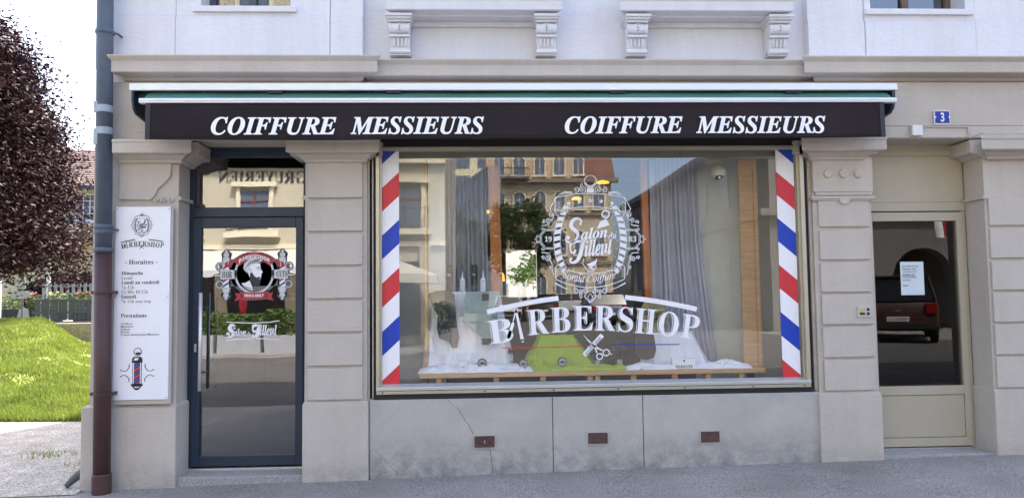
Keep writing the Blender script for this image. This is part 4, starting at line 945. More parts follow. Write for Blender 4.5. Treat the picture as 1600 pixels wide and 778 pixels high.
GR = garment([(-.12, 1.45), (-.10, 1.51), (.10, 1.52), (.20, 1.515), (.17, 1.40), (.16, 1.25), (.155, 1.10), (.12, 1.08), (.04, 1.13), (-.06, 1.20), (-.14, 1.27), (-.115, 1.35)][::-1], .252, 'sage_apron', M_sage, 'sage green apron with dark woven label hung over the tall white sheet', 'apron')
MB().box(.035, .095, .247, .2515, 1.44, 1.50).build('woven_label', M_ink, GR); MB().box(.03, .14, .246, .2505, 1.06, 1.115).build('hem_band', M_vest, GR)
garment([(1.36, 1.15), (1.52, 1.145), (1.54, 1.0), (1.52, .93), (1.46, .91), (1.39, .92), (1.352, .98)][::-1], .235, 'brown_apron', M_brn, 'dark brown apron hanging between the crumpled towel and the low white sheet', 'apron')
# box with printed name, standing upside down
BXo = root('carton', (1.775, .25, .83), 'small white carton with printed name, standing upside down at the foot of the low sheet', 'carton')
bx(1.675, 1.875, .225, .29, .831, .915).build('carton_body', M_vinyl, BXo, bevel=.002)
Art().text('SEVERIN', 'sb', 1.70, 1.85, .840, .862, rot=180).add([(1.765, .905), (1.79, .905), (1.777, .885)], [(0, 1, 2)]).build('printed_text', M_ink, BXo, lambda u, v: (u, .2235, v))
def hexmirror():
    r_ = root('hexagonal_fan', (1.57, .46, 1.27), 'gold hexagonal fan ornament standing behind the word on the right', 'ornament')
    hx = [(1.57+.155*math.cos(PI/3*k), 1.276+.155*math.sin(PI/3*k)) for k in range(6)]
    MB().prism(hx, .45, .46).build('back_plate', mat('dull_gold', (.42, .36, .18), .5, metal=.3, var=.2, vs=9), r_)
    q = MB()
    for k in range(6):
        for j in range(-2, 3):
            t = PI/3*k+PI/6+j*.17; q.tube([(1.57+.02*math.cos(t), .445, 1.276+.02*math.sin(t)), (1.57+.132*math.cos(t), .445, 1.276+.132*math.sin(t))], .0018, 5)
    q.build('rib', mat('dark_bronze', (.10, .08, .04), .5, metal=.4), r_)
hexmirror()
def bottle(x, kind, lab, grp, y=.47):
    o = root('bottle', (x, y, 1.517), lab, 'bottle', grp)
    if kind == 'b':
        MB().lathe((x, y, 1.517), [(0, 0), (.026, 0), (.026, .235), (.022, .24), (0, .24)]).build('body', mat('black_plastic', (.02, .02, .022), .3), o, smooth=False)
        Art().text('hs', 's', x-.013, x+.010, 1.66, 1.685).build('label_text', M_vinyl, o, lambda u, v: (u, y-.0275, v))
    else:
        MB().lathe((x, y, 1.517), [(0, 0), (.025, 0), (.025, .10), (.018, .122), (.008, .13)]).build('body', M_vinyl, o, smooth=True)
        MB().lathe((x, y, 1.517), [(.008, .128), (.008, .165), (.004, .17), (.003, .19), (0, .19)]).build('nozzle', mat('white_plastic2', (.7, .7, .7), .4), o)
        Art().text('h', 's', x-.006, x+.006, 1.60, 1.62).build('label_text', M_ink, o, lambda u, v: (u, y-.0265, v))
G_ = 'hair product bottles on the tall white sheet'
bottle(-.252, 'b', 'left one of the two black bottles on the tall white sheet', G_); bottle(-.03, 'b', 'right one of the two black bottles on the tall white sheet', G_)
bottle(-.136, 'w', 'left one of the two white nozzle bottles on the tall white sheet', G_, .42); bottle(.047, 'w', 'right one of the two white nozzle bottles on the tall white sheet', G_, .42)
def tin(x, z, lab, y=.24):
    o = root('wax_tin', (x, y, z-.04), lab, 'tin', 'round dark wax tins on the display shelf')
    MB().lathe((x, y, z), [(0, 0), (.036, 0), (.04, .006), (.04, .03), (0, .03)], axis='y').build('tin_body', M_ink, o)
    Art().arc(x, z, .028, .028, 0, 360, .004).arc(x, z, .018, .018, 20, 160, .006).arc(x, z, .018, .018, 200, 340, .004).build('lid_print', M_lg, o, lambda u, v: (u, y-.0015, v))
tin(.03, .905, 'dark round tin leaning among the white towel, leftmost of the three'); tin(.385, .895, 'dark round tin beside the small lime bundle'); tin(.722, .905, 'dark round tin on the lime cloth in the middle of the display')
T = root('white_tub', (-.13, .22, .83), 'white round tub with lid beside the crumpled towel', 'tub')
MB().lathe((-.13, .21, .845), [(0, 0), (.042, 0), (.045, .07), (0, .07)]).build('tub_body', M_vinyl, T); MB().lathe((-.13, .21, .915), [(.0, .016), (.049, .015), (.05, 0), (.045, 0)]).build('lid', M_vinyl, T)
Art().text('m', 's', -.14, -.12, .872, .886).build('label_text', M_ink, T, lambda u, v: (u, .1635, v))
def lantern(x, y, lab, h=.19):
    o = root('lantern', (x, y, .835), lab, 'lantern', 'small metal lanterns in the window display'); z = .84; a_ = .055
    q = MB(); q.box(x-a_, x+a_, y-a_, y+a_, z, z+.012)
    for sx in (-1, 1):
        for sy in (-1, 1): q.box(x+sx*a_-.004, x+sx*a_+.004, y+sy*a_-.004, y+sy*a_+.004, z, z+h*.62)
    q.box(x-a_, x+a_, y-a_-.002, y-a_+.002, z+h*.3, z+h*.32); q.box(x-.002, x+.002, y-a_-.002, y-a_+.002, z, z+h*.6)
    q.build('cage', M_black, o)
    zt = z+h*.62; q = MB(); q.add([(x-a_*1.15, y-a_*1.15, zt), (x+a_*1.15, y-a_*1.15, zt), (x+a_*1.15, y+a_*1.15, zt), (x-a_*1.15, y+a_*1.15, zt), (x, y, z+h*.95)], [(0, 1, 4), (1, 2, 4), (2, 3, 4), (3, 0, 4), (3, 2, 1, 0)]); q.build('roof', M_black, o)
    q = MB(); q.lathe((x, y, z+h*1.05), [(.015, -.003), (.018, 0), (.015, .003), (.012, 0), (.015, -.003)], axis='y'); q.build('ring_handle', M_black, o)
    MB().lathe((x, y, z+.012), [(0, 0), (.022, 0), (.022, .05), (0, .05)]).build('candle', M_vinyl, o)
lantern(.25, .40, 'black lantern between the tall white sheet and the lime mound', .22); lantern(1.05, .38, 'small black lantern at the right foot of the lime mound', .17); lantern(1.25, .42, 'black lantern left of the brown apron', .24)
L_ = root('ceiling_spotlight', (2.17, .36, 2.62), 'cream globe spotlight under a track at the upper right of the shop window', 'spotlight')
def globe_pt(): 
    q = MB(); n_ = 14; prof = [(.068*math.sin(t), .068*math.cos(t)) for t in [PI*.0+i*(PI*.80)/n_ for i in range(n_+1)]]
    q.lathe((0, 0, 0), prof, 24); rot_ = Matrix.Rotation(R(-28), 3, 'X'); q.v = [tuple(rot_ @ Vector(p)+Vector((2.168, .36, 2.558))) for p in q.v]; return q
globe_pt().build('globe_shade', mat('cream_enamel', (.62, .60, .48), .4, var=.03), L_, smooth=True)
q = MB(); q.lathe((2.168, .34, 2.515), [(0, .0), (.034, 0), (.036, .02)], 20); q.build('lamp_bowl', M_black, L_); MB().lathe((2.166, .325, 2.498), [(0, 0), (.012, .002), (.013, .02), (0, .03)], 12).build('bulb', M_vinyl, L_)
q = MB(); q.tube([(2.168, .36, 2.62), (2.165, .37, 2.655), (2.13, .37, 2.665)], .004, 8); q.box(2.05, 2.12, .35, .385, 2.648, 2.672); q.box(2.12, 2.24, .355, .38, 2.672, 2.69); q.build('track_mount', mat('cream_enamel', (.6, .6, .5)), L_)
M_yl = mat('yellow_lampshade', (.75, .42, .05), .5, var=.05, emit=.35)
for i, (x, z, w_, lab) in enumerate([(1.56, 2.86, .17, 'yellow pendant lamp inside, highest and behind the crest finial'), (1.23, 2.66, .13, 'yellow pendant lamp inside, just left of the crest'), (.13, 2.50, .12, 'yellow pendant lamp inside, by the left orange post'), (.25, 1.66, .17, 'yellow low-hanging lampshade inside above the sage apron')]):
    o = root('pendant_lamp', (x, 3.0, z), lab, 'pendant lamp', 'yellow pendant lamps inside the shop')
    MB().lathe((x, 3.0, z), [(w_/2, 0), (w_*.42, .02 if i < 3 else .09), (.02, .035 if i < 3 else .13), (0, .035 if i < 3 else .13)], 24).build('lamp_shade', M_yl, o, smooth=True)
    MB().tube([(x, 3.0, z+.03), (x, 3.0, 3.05)], .004, 6).build('cord', M_black, o)
# rear opening frame
q = MB(); q.box(.50, .53, 7.98, 8.05, 1.43, 2.37); q.box(1.11, 1.14, 7.98, 8.05, 1.43, 2.37); q.box(.53, 1.11, 7.98, 8.05, 1.43, 1.46); q.box(.53, 1.11, 7.98, 8.05, 2.34, 2.37); q.build('rear_window_frame', M_white2, B)

# ================================================================== foliage helper
def leaf_cloud(n, fn, size, mt, name, parent=None, flat=.5):
    """n leaf-shaped faces; fn() gives a point"""
    P = np.array(fn(n)) if getattr(fn, 'vec', False) else np.array([tuple(fn()) for _ in range(n)])
    sz = size*rng.uniform(.6, 1.35, (n, 1)); a = rng.normal(size=(n, 3))*[1, 1, flat]; a /= np.linalg.norm(a, axis=1, keepdims=True)
    b = np.cross(a, rng.normal(size=(n, 3))); b /= np.linalg.norm(b, axis=1, keepdims=True)
    V = np.stack([P-a*sz, P+b*sz*.42, P+a*sz, P-b*sz*.42], 1).reshape(-1, 3)
    q = MB(); q.v = V.tolist(); q.f = [(4*i, 4*i+1, 4*i+2, 4*i+3) for i in range(n)]
    return q.build(name, mt, parent)
M_bark = mat('bark', (.12, .09, .07), .95, var=.3, vs=8, bump=.8, bs=20)
M_beech = mat('copper_beech_leaf', (.016, .007, .011), .6, var=.5, vs=1.6, col2=(.038, .012, .015), trans=.05, spec=.2)
M_leaf = mat('green_leaf', (.045, .09, .015), .5, var=.4, vs=2, col2=(.10, .17, .03), trans=.25)
M_leafd = mat('dark_green_leaf', (.02, .05, .012), .6, var=.4, vs=2, col2=(.05, .09, .02), trans=.15)
def tree(name, x, y, z0, zc, rx, rz, n, size, mt, lab, grp=None, clumps=60, bias=None, trunk=.25, skirt=False):
    o = root(name, (x, y, z0), lab, 'tree', grp)
    q = MB(); q.tube([(x, y, z0), (x+.1, y, z0+(zc-rz-z0)*.6), (x-.05, y+.05, zc-rz*.3), (x, y, zc+rz*.5)], [trunk, trunk*.8, trunk*.5, trunk*.12], 10)
    q.build('trunk', M_bark, o, smooth=True)
    cl = []
    for k in range(clumps):
        u = random.uniform(-1, 1); t = random.uniform(0, 2*PI); 
        if bias is not None and random.random() < .6: t = bias+random.gauss(0, .6)
        r_ = random.uniform(.35, 1)**.6
        if skirt:      # broad conical beech crown: radius by height
            zz = random.uniform(2.4, 9.5); R_ = float(np.interp(zz, [2.4, 4.3, 6.4, 7.6, 8.8, 9.6], [4.45, 4.1, 3.85, 3.4, 2.4, .6]))*(.5+.5*random.random()**.5)
            c = (x+R_*math.cos(t), y+R_*math.sin(t), zz); cl.append((c, random.uniform(.10, .21)*rx)); continue
        c = (x+rx*r_*math.sqrt(1-u*u)*math.cos(t), y+rx*r_*math.sqrt(1-u*u)*math.sin(t), zc+rz*r_*u); cl.append((c, random.uniform(.14, .30)*rx))
    br = MB()
    for c, s in random.sample(cl, min(len(cl), 14)):
        br.tube([(x, y, zc-rz*.5), ((x+c[0])/2, (y+c[1])/2, (zc+c[2])/2-.2), c], [trunk*.4, trunk*.2, .02], 6)
    br.build('limb', M_bark, o)
    CC = np.array([c for c, s in cl]); SS = np.array([s for c, s in cl])
    def fn(n):
        k = rng.integers(0, len(cl), n); return CC[k]+rng.normal(size=(n, 3))*.55*SS[k][:, None]*[1, 1, .8]
    fn.vec = True
    leaf_cloud(n, fn, size, mt, 'crown', o); return o

# ================================================================== left background
tree('copper_beech', -15.1, 13.6, .8, 5.0, 3.95, 4.5, 230000, .062, M_beech, 'large copper beech with dark purple leaves left of the building', clumps=760, bias=-.35, trunk=.35, skirt=True)
MT = MB(); MT.box(-60, -11.0, 16.4, 17.3, -.3, .86); MT.box(-60, -11.0, 17.3, 70, -.3, .86)
tag(MT.build('upper_terrace', M_grav), kind='structure')
MT = MB(); MT.box(-40, -15.9, 17.2, 20.6, .5, .872); tag(MT.build('terrace_lawn', mat('terrace_turf', (.16, .24, .03), .95, var=.2, bump=.5)), kind='structure')
RW = tag(bx(-12.9, -9.0, 17.0, 17.35, -.3, .90).build('retaining_wall', mat('old_rubble_stone', (.07, .065, .055), .95, var=.5, vs=5, bump=1, bs=9), bevel=.02), 'low mossy stone retaining wall under the picket fence', 'wall')
PF = root('picket_fence', (-12, 17.6, .9), 'grey wooden picket fence on top of the stone wall beyond the lawn', 'fence'); M_fg = mat('grey_green_paint', (.085, .11, .115), .7, var=.1)
x = -13.45
while x < -9: bx(x, x+.17, 17.6, 17.63, .93, 1.60+.02*math.sin(x*9)).build('picket', M_fg, PF, bevel=.01); x += .265
for z in (1.14, 1.50): bx(-13.5, -9, 17.55, 17.598, z, z+.07).build('rail', M_fg, PF, bevel=.008)
x = -13.24
while x < -9: bx(x, x+.05, 17.6, 17.63, .93, 1.52).build('baluster', M_fg, PF); x += .265
x = -11.8; FB = root('white_fence', (-9.5, 21, .86), 'paler fence with close uprights behind the grey picket fence', 'fence')
for z in (1.75, 2.0): bx(-15.1, -9, 21, 21.05, z, z+.06).build('rail', mat('pale_grey_paint', (.2, .22, .22), .7), FB)
for k in range(30): bx(-15.1+k*.2, -15.0+k*.2, 20.97, 21, .9, 2.12).build('picket', MATS['pale_grey_paint'], FB)
HS = root('neighbour_house', (-14, 29, .86), 'cream house with brown tiled roof and white shutters behind the beech', 'house')
bx(-24, -8, 27, 35, .8, 6.35).build('wall', mat('cream_render', (.62, .55, .36), .9, var=.06), HS)
M_tile = mat('brown_roof_tiles', (.12, .075, .062), .85, var=.35, vs=2.5, bump=.3, bs=20, stretch=(1, 1, 5))
rf = MB()
for i in range(18):
    a_, b_ = i/18, (i+1)/18; P2_ = lambda t, dz: (26.2+t*4.9, 6.30+t*2.45+dz)
    rf.add([(-24.5, *P2_(a_, .03)), (-7.5, *P2_(a_, .03)), (-7.5, *P2_(b_, .0)), (-24.5, *P2_(b_, .0)), (-24.5, *P2_(a_, -.03)), (-7.5, *P2_(a_, -.03))], [(0, 1, 2, 3), (4, 5, 1, 0)])
rf.add([(-24.5, 31.1, 8.76), (-7.5, 31.1, 8.76), (-7.5, 36, 6.3), (-24.5, 36, 6.3)], [(0, 1, 2, 3)]); rf.build('roof', M_tile, HS)
bx(-24.5, -7.5, 26.15, 26.3, 6.15, 6.33).build('gutter', mat('dark_fascia', (.05, .055, .07), .6), HS)
for x0 in (-21.5, -17.03, -13.2, -10.2):
    wd = bx(x0, x0+1.1, 26.93, 26.99, 4.95, 6.02).build('window', mat('dark_pane', (.06, .07, .09), .2, var=0), HS)
    q = MB(); q.box(x0-.06, x0, 26.9, 27, 4.9, 6.08); q.box(x0+1.1, x0+1.16, 26.9, 27, 4.9, 6.08); q.box(x0, x0+1.1, 26.9, 27, 6.02, 6.08); q.box(x0, x0+1.1, 26.9, 27, 4.88, 4.95)
    for k in range(1, 4): q.box(x0+k*.275-.02, x0+k*.275+.02, 26.9, 26.94, 4.95, 6.02)
    for k in range(1, 4): q.box(x0, x0+1.1, 26.895, 26.92, 4.95+k*.27-.015, 4.95+k*.27+.015)
    q.build('frame', M_white2, wd)
    bx(x0-.62, x0-.08, 26.93, 26.99, 4.88, 6.05).build('shutter', mat('white_shutter', (.6, .64, .62), .6, var=.04), HS); bx(x0+1.18, x0+1.7, 26.93, 26.99, 4.88, 6.05).build('shutter', MATS['white_shutter'], HS)
    bx(x0-.1, x0+1.2, 26.8, 27, 4.8, 4.88).build('sill', M_white2, wd)
bx(-24, -8, 25.2, 27, 4.05, 4.5).build('balcony', mat('brown_balcony', (.12, .08, .06), .8, var=.2), HS)
LP = root('lamp_post', (-15.4, 22, .86), 'slim pale lamp post rising behind the copper beech', 'lamp post')
MB().tube([(-15.45, 22, .86), (-15.45, 22, 8.2)], [.07, .05], 12).build('pole', mat('pale_pole_paint', (.6, .6, .56), .5), LP); MB().tube([(-15.45, 22, 8.2), (-15.9, 22, 8.4), (-16.3, 22, 8.4)], [.04, .04, .08], 10).build('lamp_arm', MATS['pale_pole_paint'], LP)
WP = root('white_post', (-15.86, 19.8, .86), 'thick white post at the left edge beside the terrace lawn', 'post')
MB().tube([(-15.86, 19.8, .86), (-15.86, 19.8, 2.35)], .09, 14).build('post_shaft', M_white2, WP)
SP = root('direction_sign', (-15.1, 19.8, .86), 'grey arrow-shaped direction sign on a thin post seen from behind', 'sign')
MB().tube([(-15.08, 19.8, .86), (-15.08, 19.8, 2.45)], .03, 10).build('post', M_fg, SP)
MB().prism([(-15.42, 1.62), (-14.95, 1.62), (-14.72, 1.74), (-14.95, 1.86), (-15.42, 1.86)][::-1], 19.74, 19.76).build('arrow_plate', mat('sign_back_grey', (.28, .31, .31), .5), SP); bx(-15.2, -14.96, 19.74, 19.76, 1.93, 2.2).build('square_plate', MATS['sign_back_grey'], SP)
M_flr = {'r': mat('red_petals', (.6, .02, .08), .6), 'y': mat('yellow_petals', (.7, .45, .04), .6), 'p': mat('pink_petals', (.6, .15, .2), .6)}
for i, (x, y, s, col, lab) in enumerate([(-16.2, 21, .38, 'y', 'pot of orange and yellow flowers behind the white post'), (-15.5, 21.3, .28, 'p', 'pot of salmon flowers just right of the yellow ones'), (-13.2, 18.4, .3, 'y', 'pot of yellow flowers behind the left end of the picket fence'), (-12.6, 18.5, .26, 'p', 'pot of pink flowers behind the pickets'), (-12.35, 18.5, .28, 'r', 'pot of crimson flowers peeking over the pickets')]):
    o = root('flower_pot', (x, y, .86), lab, 'flower pot', 'flower pots on the terrace'); zt = .86+.42
    MB().lathe((x, y, .862), [(0, 0), (s*.55, 0), (s*.75, .4), (0, .4)]).build('pot', mat('dark_planter', (.03, .03, .04), .7), o)
    def fb(): t = random.uniform(0, 2*PI); u = random.random()**.4; return (x+s*u*math.cos(t), y+s*u*math.sin(t), zt+.2+random.uniform(-.2, .25))
    leaf_cloud(500, fb, .05, M_leaf, 'foliage', o); leaf_cloud(60, lambda: Vector(fb())+Vector((0, -.08, .1)), .045, M_flr[col], 'blossom', o)
def shrub(name, x, y, z0, rx, ry, rz, n, size, mt, lab, cat='shrub', grp=None):
    def fn():
        while True:
            p = [random.uniform(-1, 1) for _ in range(3)]; d = sum(q*q for q in p)
            if .25 < d < 1.0+.25*noise.noise(Vector(p)*3): break
        return (x+rx*p[0], y+ry*p[1], z0+rz*(1+p[2]))
    return tag(leaf_cloud(n, fn, size, mt, name), lab, cat, grp)
shrub('dark_hedge', -14.6, 24, .86, 3.2, .8, .9, 5000, .12, M_beech, 'low reddish hedge behind the terrace fences', 'hedge')
shrub('green_shrub', -10.3, 18.6, .86, 1.6, .6, 1.1, 4000, .08, M_leaf, 'green shrub against the right end of the picket fence')
shrub('dark_shrub', -13.9, 23.0, .86, 1.3, .6, .55, 2500, .1, M_leafd, 'dark green clipped shrub left of the picket fence')
# garden seen through the rear opening
tree('young_tree', 1.9, 14, 0, 2.9, 1.1, 1.5, 5000, .09, M_leaf, 'young leafy tree in the yard seen through the rear window', clumps=40, trunk=.1)
YW = tag(bx(-4, 8, 19, 19.4, -.1, 3.6).build('yard_wall', mat('pale_yard_render', (.6, .58, .52), .9, var=.2, vs=1.2)), 'pale rendered yard wall behind the young tree', 'wall')
bx(-.4, 1.0, 18.9, 18.99, 0, 1.9).build('wall_door', mat('blue_paint', (.05, .12, .2), .5), YW)

# ================================================================== across the street (seen in the glass)
M_yel = mat('warm_cream_render', (.43, .40, .31), .9, var=.08, vs=.7, bump=.1, bs=20); M_sand = mat('sandstone', (.44, .38, .27), .9, var=.12, vs=.6)
M_pane = mat('blue_grey_pane', (.10, .13, .18), .15, var=.2, vs=1); M_stn = mat('cream_stone_trim', (.62, .57, .43), .85, var=.05)
CF = root('cafe_building', (-8.5, -22, 0), 'cream rendered cafe building across the street with lettering and balconies', 'building')
bx(-20, -1.05, -30, -18, -.2, 14).build('wall', M_yel, CF)
q = MB(); q.box(-20, -1.0, -18, -17.86, 3.1, 3.25); q.box(-20, -1.0, -18, -17.8, 5.75, 5.9); q.box(-20, -1.0, -18, -17.75, 9.3, 9.5); q.box(-20, -.8, -18, -17.3, 13.7, 14.05); q.build('string_course', M_stn, CF)
for k in range(7):
    xc = -16.98+k*2.45
    for (z0, z1) in ((3.75, 5.0), (6.9, 8.7), (10.3, 12.0)):
        wd = bx(xc-.48, xc+.48, -17.99, -17.95, z0, z1).build('window', M_pane, CF)
        q = MB(); q.box(xc-.62, xc-.48, -18, -17.88, z0-.1, z1+.12); q.box(xc+.48, xc+.62, -18, -17.88, z0-.1, z1+.12); q.box(xc-.75, xc+.75, -18, -17.78, z1+.12, z1+.27); q.box(xc-.85, xc+.85, -18, -17.65, z0-.28, z0-.1); q.build('surround', M_stn, wd)
        q = MB(); q.box(xc-.03, xc+.03, -17.95, -17.90, z0, z1); q.box(xc-.48, xc+.48, -17.95, -17.91, z0+(z1-z0)*.7, z0+(z1-z0)*.7+.05); q.build('frame', mat('oxblood_paint', (.16, .06, .05), .6), wd)
        q = MB(); q.box(xc-.75, xc+.75, -17.66, -17.63, z0+.55, z0+.58); q.box(xc-.75, xc+.75, -17.66, -17.63, z0-.05, z0-.02)
        for j in range(13): q.box(xc-.75+j*.124, xc-.735+j*.124, -17.66, -17.64, z0-.05, z0+.55)
        q.build('railing', M_black, wd)
MB().box(-19, -1.6, -17.99, -17.93, .3, 2.6).build('shopfront_glazing', mat('dark_glazing', (.03, .03, .035), .15), CF)
q = MB(); q_ = [-19+k*2.17 for k in range(9)]
for x in q_: q.box(x-.18, x+.18, -18, -17.85, 0, 3.1)
q.build('piers', M_sand, CF)
a = Art(); a.text('C GRUYERIEN', 'b', 0, 3.4, 0, .36)
a.build('cafe_lettering', M_ink, CF, lambda u, v: (-5.0-u, -17.97, 5.27+v))
def cafe_awning(x0, x1, lab):
    o = root('cafe_awning', ((x0+x1)/2, -17, 2.9), lab, 'awning', 'white awnings of the cafe')
    MB().grid(20, 8, lambda s, t: (x0+s*(x1-x0), -17.85+t*2.6, 3.05-t*.62-.10*math.sin(PI*s)*(t))).build('fabric', mat('white_awning_fabric', (.78, .77, .74), .9, var=.03, trans=.4), o)
    MB().grid(40, 1, lambda s, t: (x0+s*(x1-x0), -15.25, 2.43-t*(.2+.02*math.sin(s*60))-.10*math.sin(PI*s))).build('valance', MATS['white_awning_fabric'], o)
    for x in (x0+.1, x1-.1): MB().tube([(x, -17.9, 2.2), (x, -15.3, 2.40)], .02, 6).build('arm', M_alu, o)
cafe_awning(-13.4, -9.3, 'white cafe awning farther from the corner across the street'); cafe_awning(-9.1, -4.95, 'white cafe awning nearer the parasol across the street')
for i, x in enumerate((-12.6, -11.3, -10.0, -8.55, -7.25, -5.95)):
    o = root('hedge_planter', (x+.6, -15, 0), ['box hedge planter, %s in the cafe row' % w_ for w_ in ('first', 'second', 'third', 'fourth', 'fifth', 'last')][i]+' across the street', 'planter', 'hedge planters of the cafe terrace')
    bx(x, x+1.2, -15.25, -14.75, gz(x)+.02, .50).build('trough', mat('grey_planter', (.30, .31, .33), .6), o, bevel=.01)
    leaf_cloud(1400, lambda: (x+random.uniform(-.02, 1.22), -15+random.uniform(-.28, .28), .5+random.uniform(0, .62)+.06*math.sin(x*7)), .05, M_leaf, 'hedge', o)
def parasol(x, y, rad, zt, zr, mt, lab, text=None, folded=False):
    o = root('parasol', (x, y, 0), lab, 'parasol'); MB().tube([(x, y, 0), (x, y, zt)], .03, 10).build('pole', M_alu, o)
    if folded: MB().lathe((x, y, 1.05), [(.03, 0), (.09, .08), (.12, .35), (.05, .6), (.02, .7)], 10).build('canopy', mt, o, smooth=True); return
    q = MB(); n = 8; ring = [(x+rad*math.cos(2*PI*(k+.5)/n), y+rad*math.sin(2*PI*(k+.5)/n)) for k in range(n)]
    vs = [(x, y, zt)]+[(a_, b_, zr) for a_, b_ in ring]+[(a_, b_, zr-.24) for a_, b_ in ring]
    q.add(vs, [(0, k+1, (k+1) % n+1) for k in range(n)]+[(k+1, (k+1) % n+1, (k+1) % n+1+n, k+1+n) for k in range(n)]); q.build('canopy', mt, o)
    if text:
        yy = y+rad*math.cos(PI/n)*1.0+.012; a = Art(); a.text(text, 'sc', 0, 1.3, 0, .17); a.build('canopy_lettering', M_dred, o, lambda u, v: (x+.65-u, yy, zr-.2+v))
M_cn = mat('parasol_canvas', (.66, .62, .52), .9, var=.04, trans=.3)
parasol(-2.9, -16.4, 1.85, 2.75, 2.15, M_cn, 'large off-white parasol with script lettering at the cafe corner across the street', 'Coca-Cola'); parasol(-6.95, -16.2, .2, 2.0, 1.5, M_red, 'folded red parasol in the cafe terrace across the street', folded=True)
o = root('potted_topiary', (-.95, -13.6, 0), 'round clipped bush in a grey pot at the kerb across the street', 'potted bush')
MB().lathe((-.95, -13.6, .01), [(0, 0), (.2, 0), (.27, .5), (0, .5)]).build('pot', MATS['grey_planter'], o)
leaf_cloud(2200, lambda: tuple(Vector((-.95, -13.6, .95))+Vector((random.gauss(0, 1), random.gauss(0, 1), random.gauss(0, 1))).normalized()*random.uniform(.25, .46)), .04, M_leafd, 'foliage', o)
# office block receding down the side street, with ribbon windows
OF = root('office_block', (-1.5, -67, 0), 'grey office block with rows of square windows beyond the cafe', 'building')
p0 = Vector((.9, -57.5)); p1 = Vector((-4.2, -78)); dd_ = (p1-p0); Lw = dd_.length; du_ = dd_/Lw; dn_ = Vector((-du_.y, du_.x)); 
if dn_.x > 0: dn_ = -dn_
# street face looks towards +x; the block stands on its -x side
q = MB(); q.prismz([(p0.x, p0.y), (p0.x+1.1, p0.y), (p0.x+1.1, p1.y), (p1.x, p1.y)], -.2, 12.4); fix_normals(q.build('wall', mat('grey_concrete', (.24, .25, .27), .85, var=.08), OF))
for fl in range(4):
    for k in range(9):
        a_ = p0+du_*(1+k*2.2); b_ = a_+du_*1.5; z = 2.6+fl*2.6; q = MB(); n2 = dn_*.03
        q.add([(a_.x+n2.x, a_.y+n2.y, z), (b_.x+n2.x, b_.y+n2.y, z), (b_.x+n2.x, b_.y+n2.y, z+1.5), (a_.x+n2.x, a_.y+n2.y, z+1.5)], [(0, 1, 2, 3)]); q.build('window', M_pane, OF)
TW = root('apartment_tower', (-6, -105, 0), 'tall pale yellow apartment block rising behind the office block', 'building')
bx(-14, 3, -112, -100, -.2, 34).build('wall', mat('pale_yellow_render', (.62, .58, .40), .9, var=.05), TW)
for fl in range(9):
    for k in range(5): bx(-12.6+k*3.2, -10.6+k*3.2, -100, -99.9, 3+fl*3.3, 5.2+fl*3.3).build('window', M_pane, TW)
# ornate corner house far across the square
OR = root('ornate_house', (10, -80, 0), 'sandstone town house with arched windows, balconies and red roof across the square', 'building')
OY = -74.0
bx(1.0, 14.2, -88, OY, -.2, 13.4).build('wall', M_sand, OR); bx(1.0, 11.0, -88, OY, 13.4, 19).build('attic_wall', mat('pale_attic_render', (.50, .38, .26), .9, var=.06), OR)
MB().prismx([(OY+.3, 13.75), (OY-2.4, 17.5), (-88, 17.5), (-88, 13.75)], 11.0, 14.6).build('roof', mat('red_tile_roof', (.15, .07, .055), .8, var=.3, vs=1), OR)
q = MB(); q.box(.6, 14.9, OY, OY+.8, 13.4, 13.8); q.box(1, 14.2, OY, OY+.25, 9.9, 10.1); q.box(1, 14.2, OY, OY+.25, 4.9, 5.2); q.box(.8, 11.2, OY, OY+.5, 19, 19.4); q.build('cornice', mat('dark_stone', (.20, .17, .13), .9), OR)
for k in range(6):
    xc = 2.4+k*2.1
    for (z0, z1) in ((5.9, 8.3), (10.6, 12.4), (14.3, 16.2), (1.0, 3.6)):
        if z0 > 14 and xc > 10.8: continue
        pts = [(xc-.5, z0), (xc+.5, z0), (xc+.5, z1-.5)]+[(xc+.5*math.cos(PI*j/8), z1-.5+.5*math.sin(PI*j/8)) for j in range(1, 8)]+[(xc-.5, z1-.5)]
        wd = MB().prism(pts, OY+.02, OY+.06).build('window', M_pane, OR)
        pts2 = [(xc+.62*math.cos(PI*j/8), z1-.5+.62*math.sin(PI*j/8)) for j in range(9)]; q = MB()
        for j in range(8): q.tube([(pts2[j][0], OY+.08, pts2[j][1]), (pts2[j+1][0], OY+.08, pts2[j+1][1])], .09, 5)
        q.box(xc-.7, xc-.53, OY, OY+.12, z0, z1-.5); q.box(xc+.53, xc+.7, OY, OY+.12, z0, z1-.5); q.box(xc-.03, xc+.03, OY+.06, OY+.1, z0, z1); q.box(xc-.8, xc+.8, OY, OY+.3, z0-.2, z0); q.build('surround', M_stn, wd)
for (xc, z) in ((3.5, 10.1), (3.5, 14.0), (3.5, 5.4)):
    q = MB(); q.box(xc-1.9, xc+1.9, OY, OY+1.2, z-.25, z); q.box(xc-1.9, xc+1.9, OY+1.1, OY+1.2, z+.85, z+.95)
    for j in range(20): q.box(xc-1.9+j*.2, xc-1.85+j*.2, OY+1.13, OY+1.18, z, z+.85)
    q.build('balcony', mat('iron_grey', (.06, .06, .065), .6), OR)
tree('street_tree', 2.5, -36, 0, 4.6, 2.0, 2.3, 9000, .13, M_leafd, 'round green street tree in front of the ornate house', clumps=60, trunk=.16)
tree('far_tree', -1.2, -50, 0, 5, 2.2, 2.6, 5000, .16, M_leafd, 'green tree beside the grey office block', clumps=50, trunk=.16)
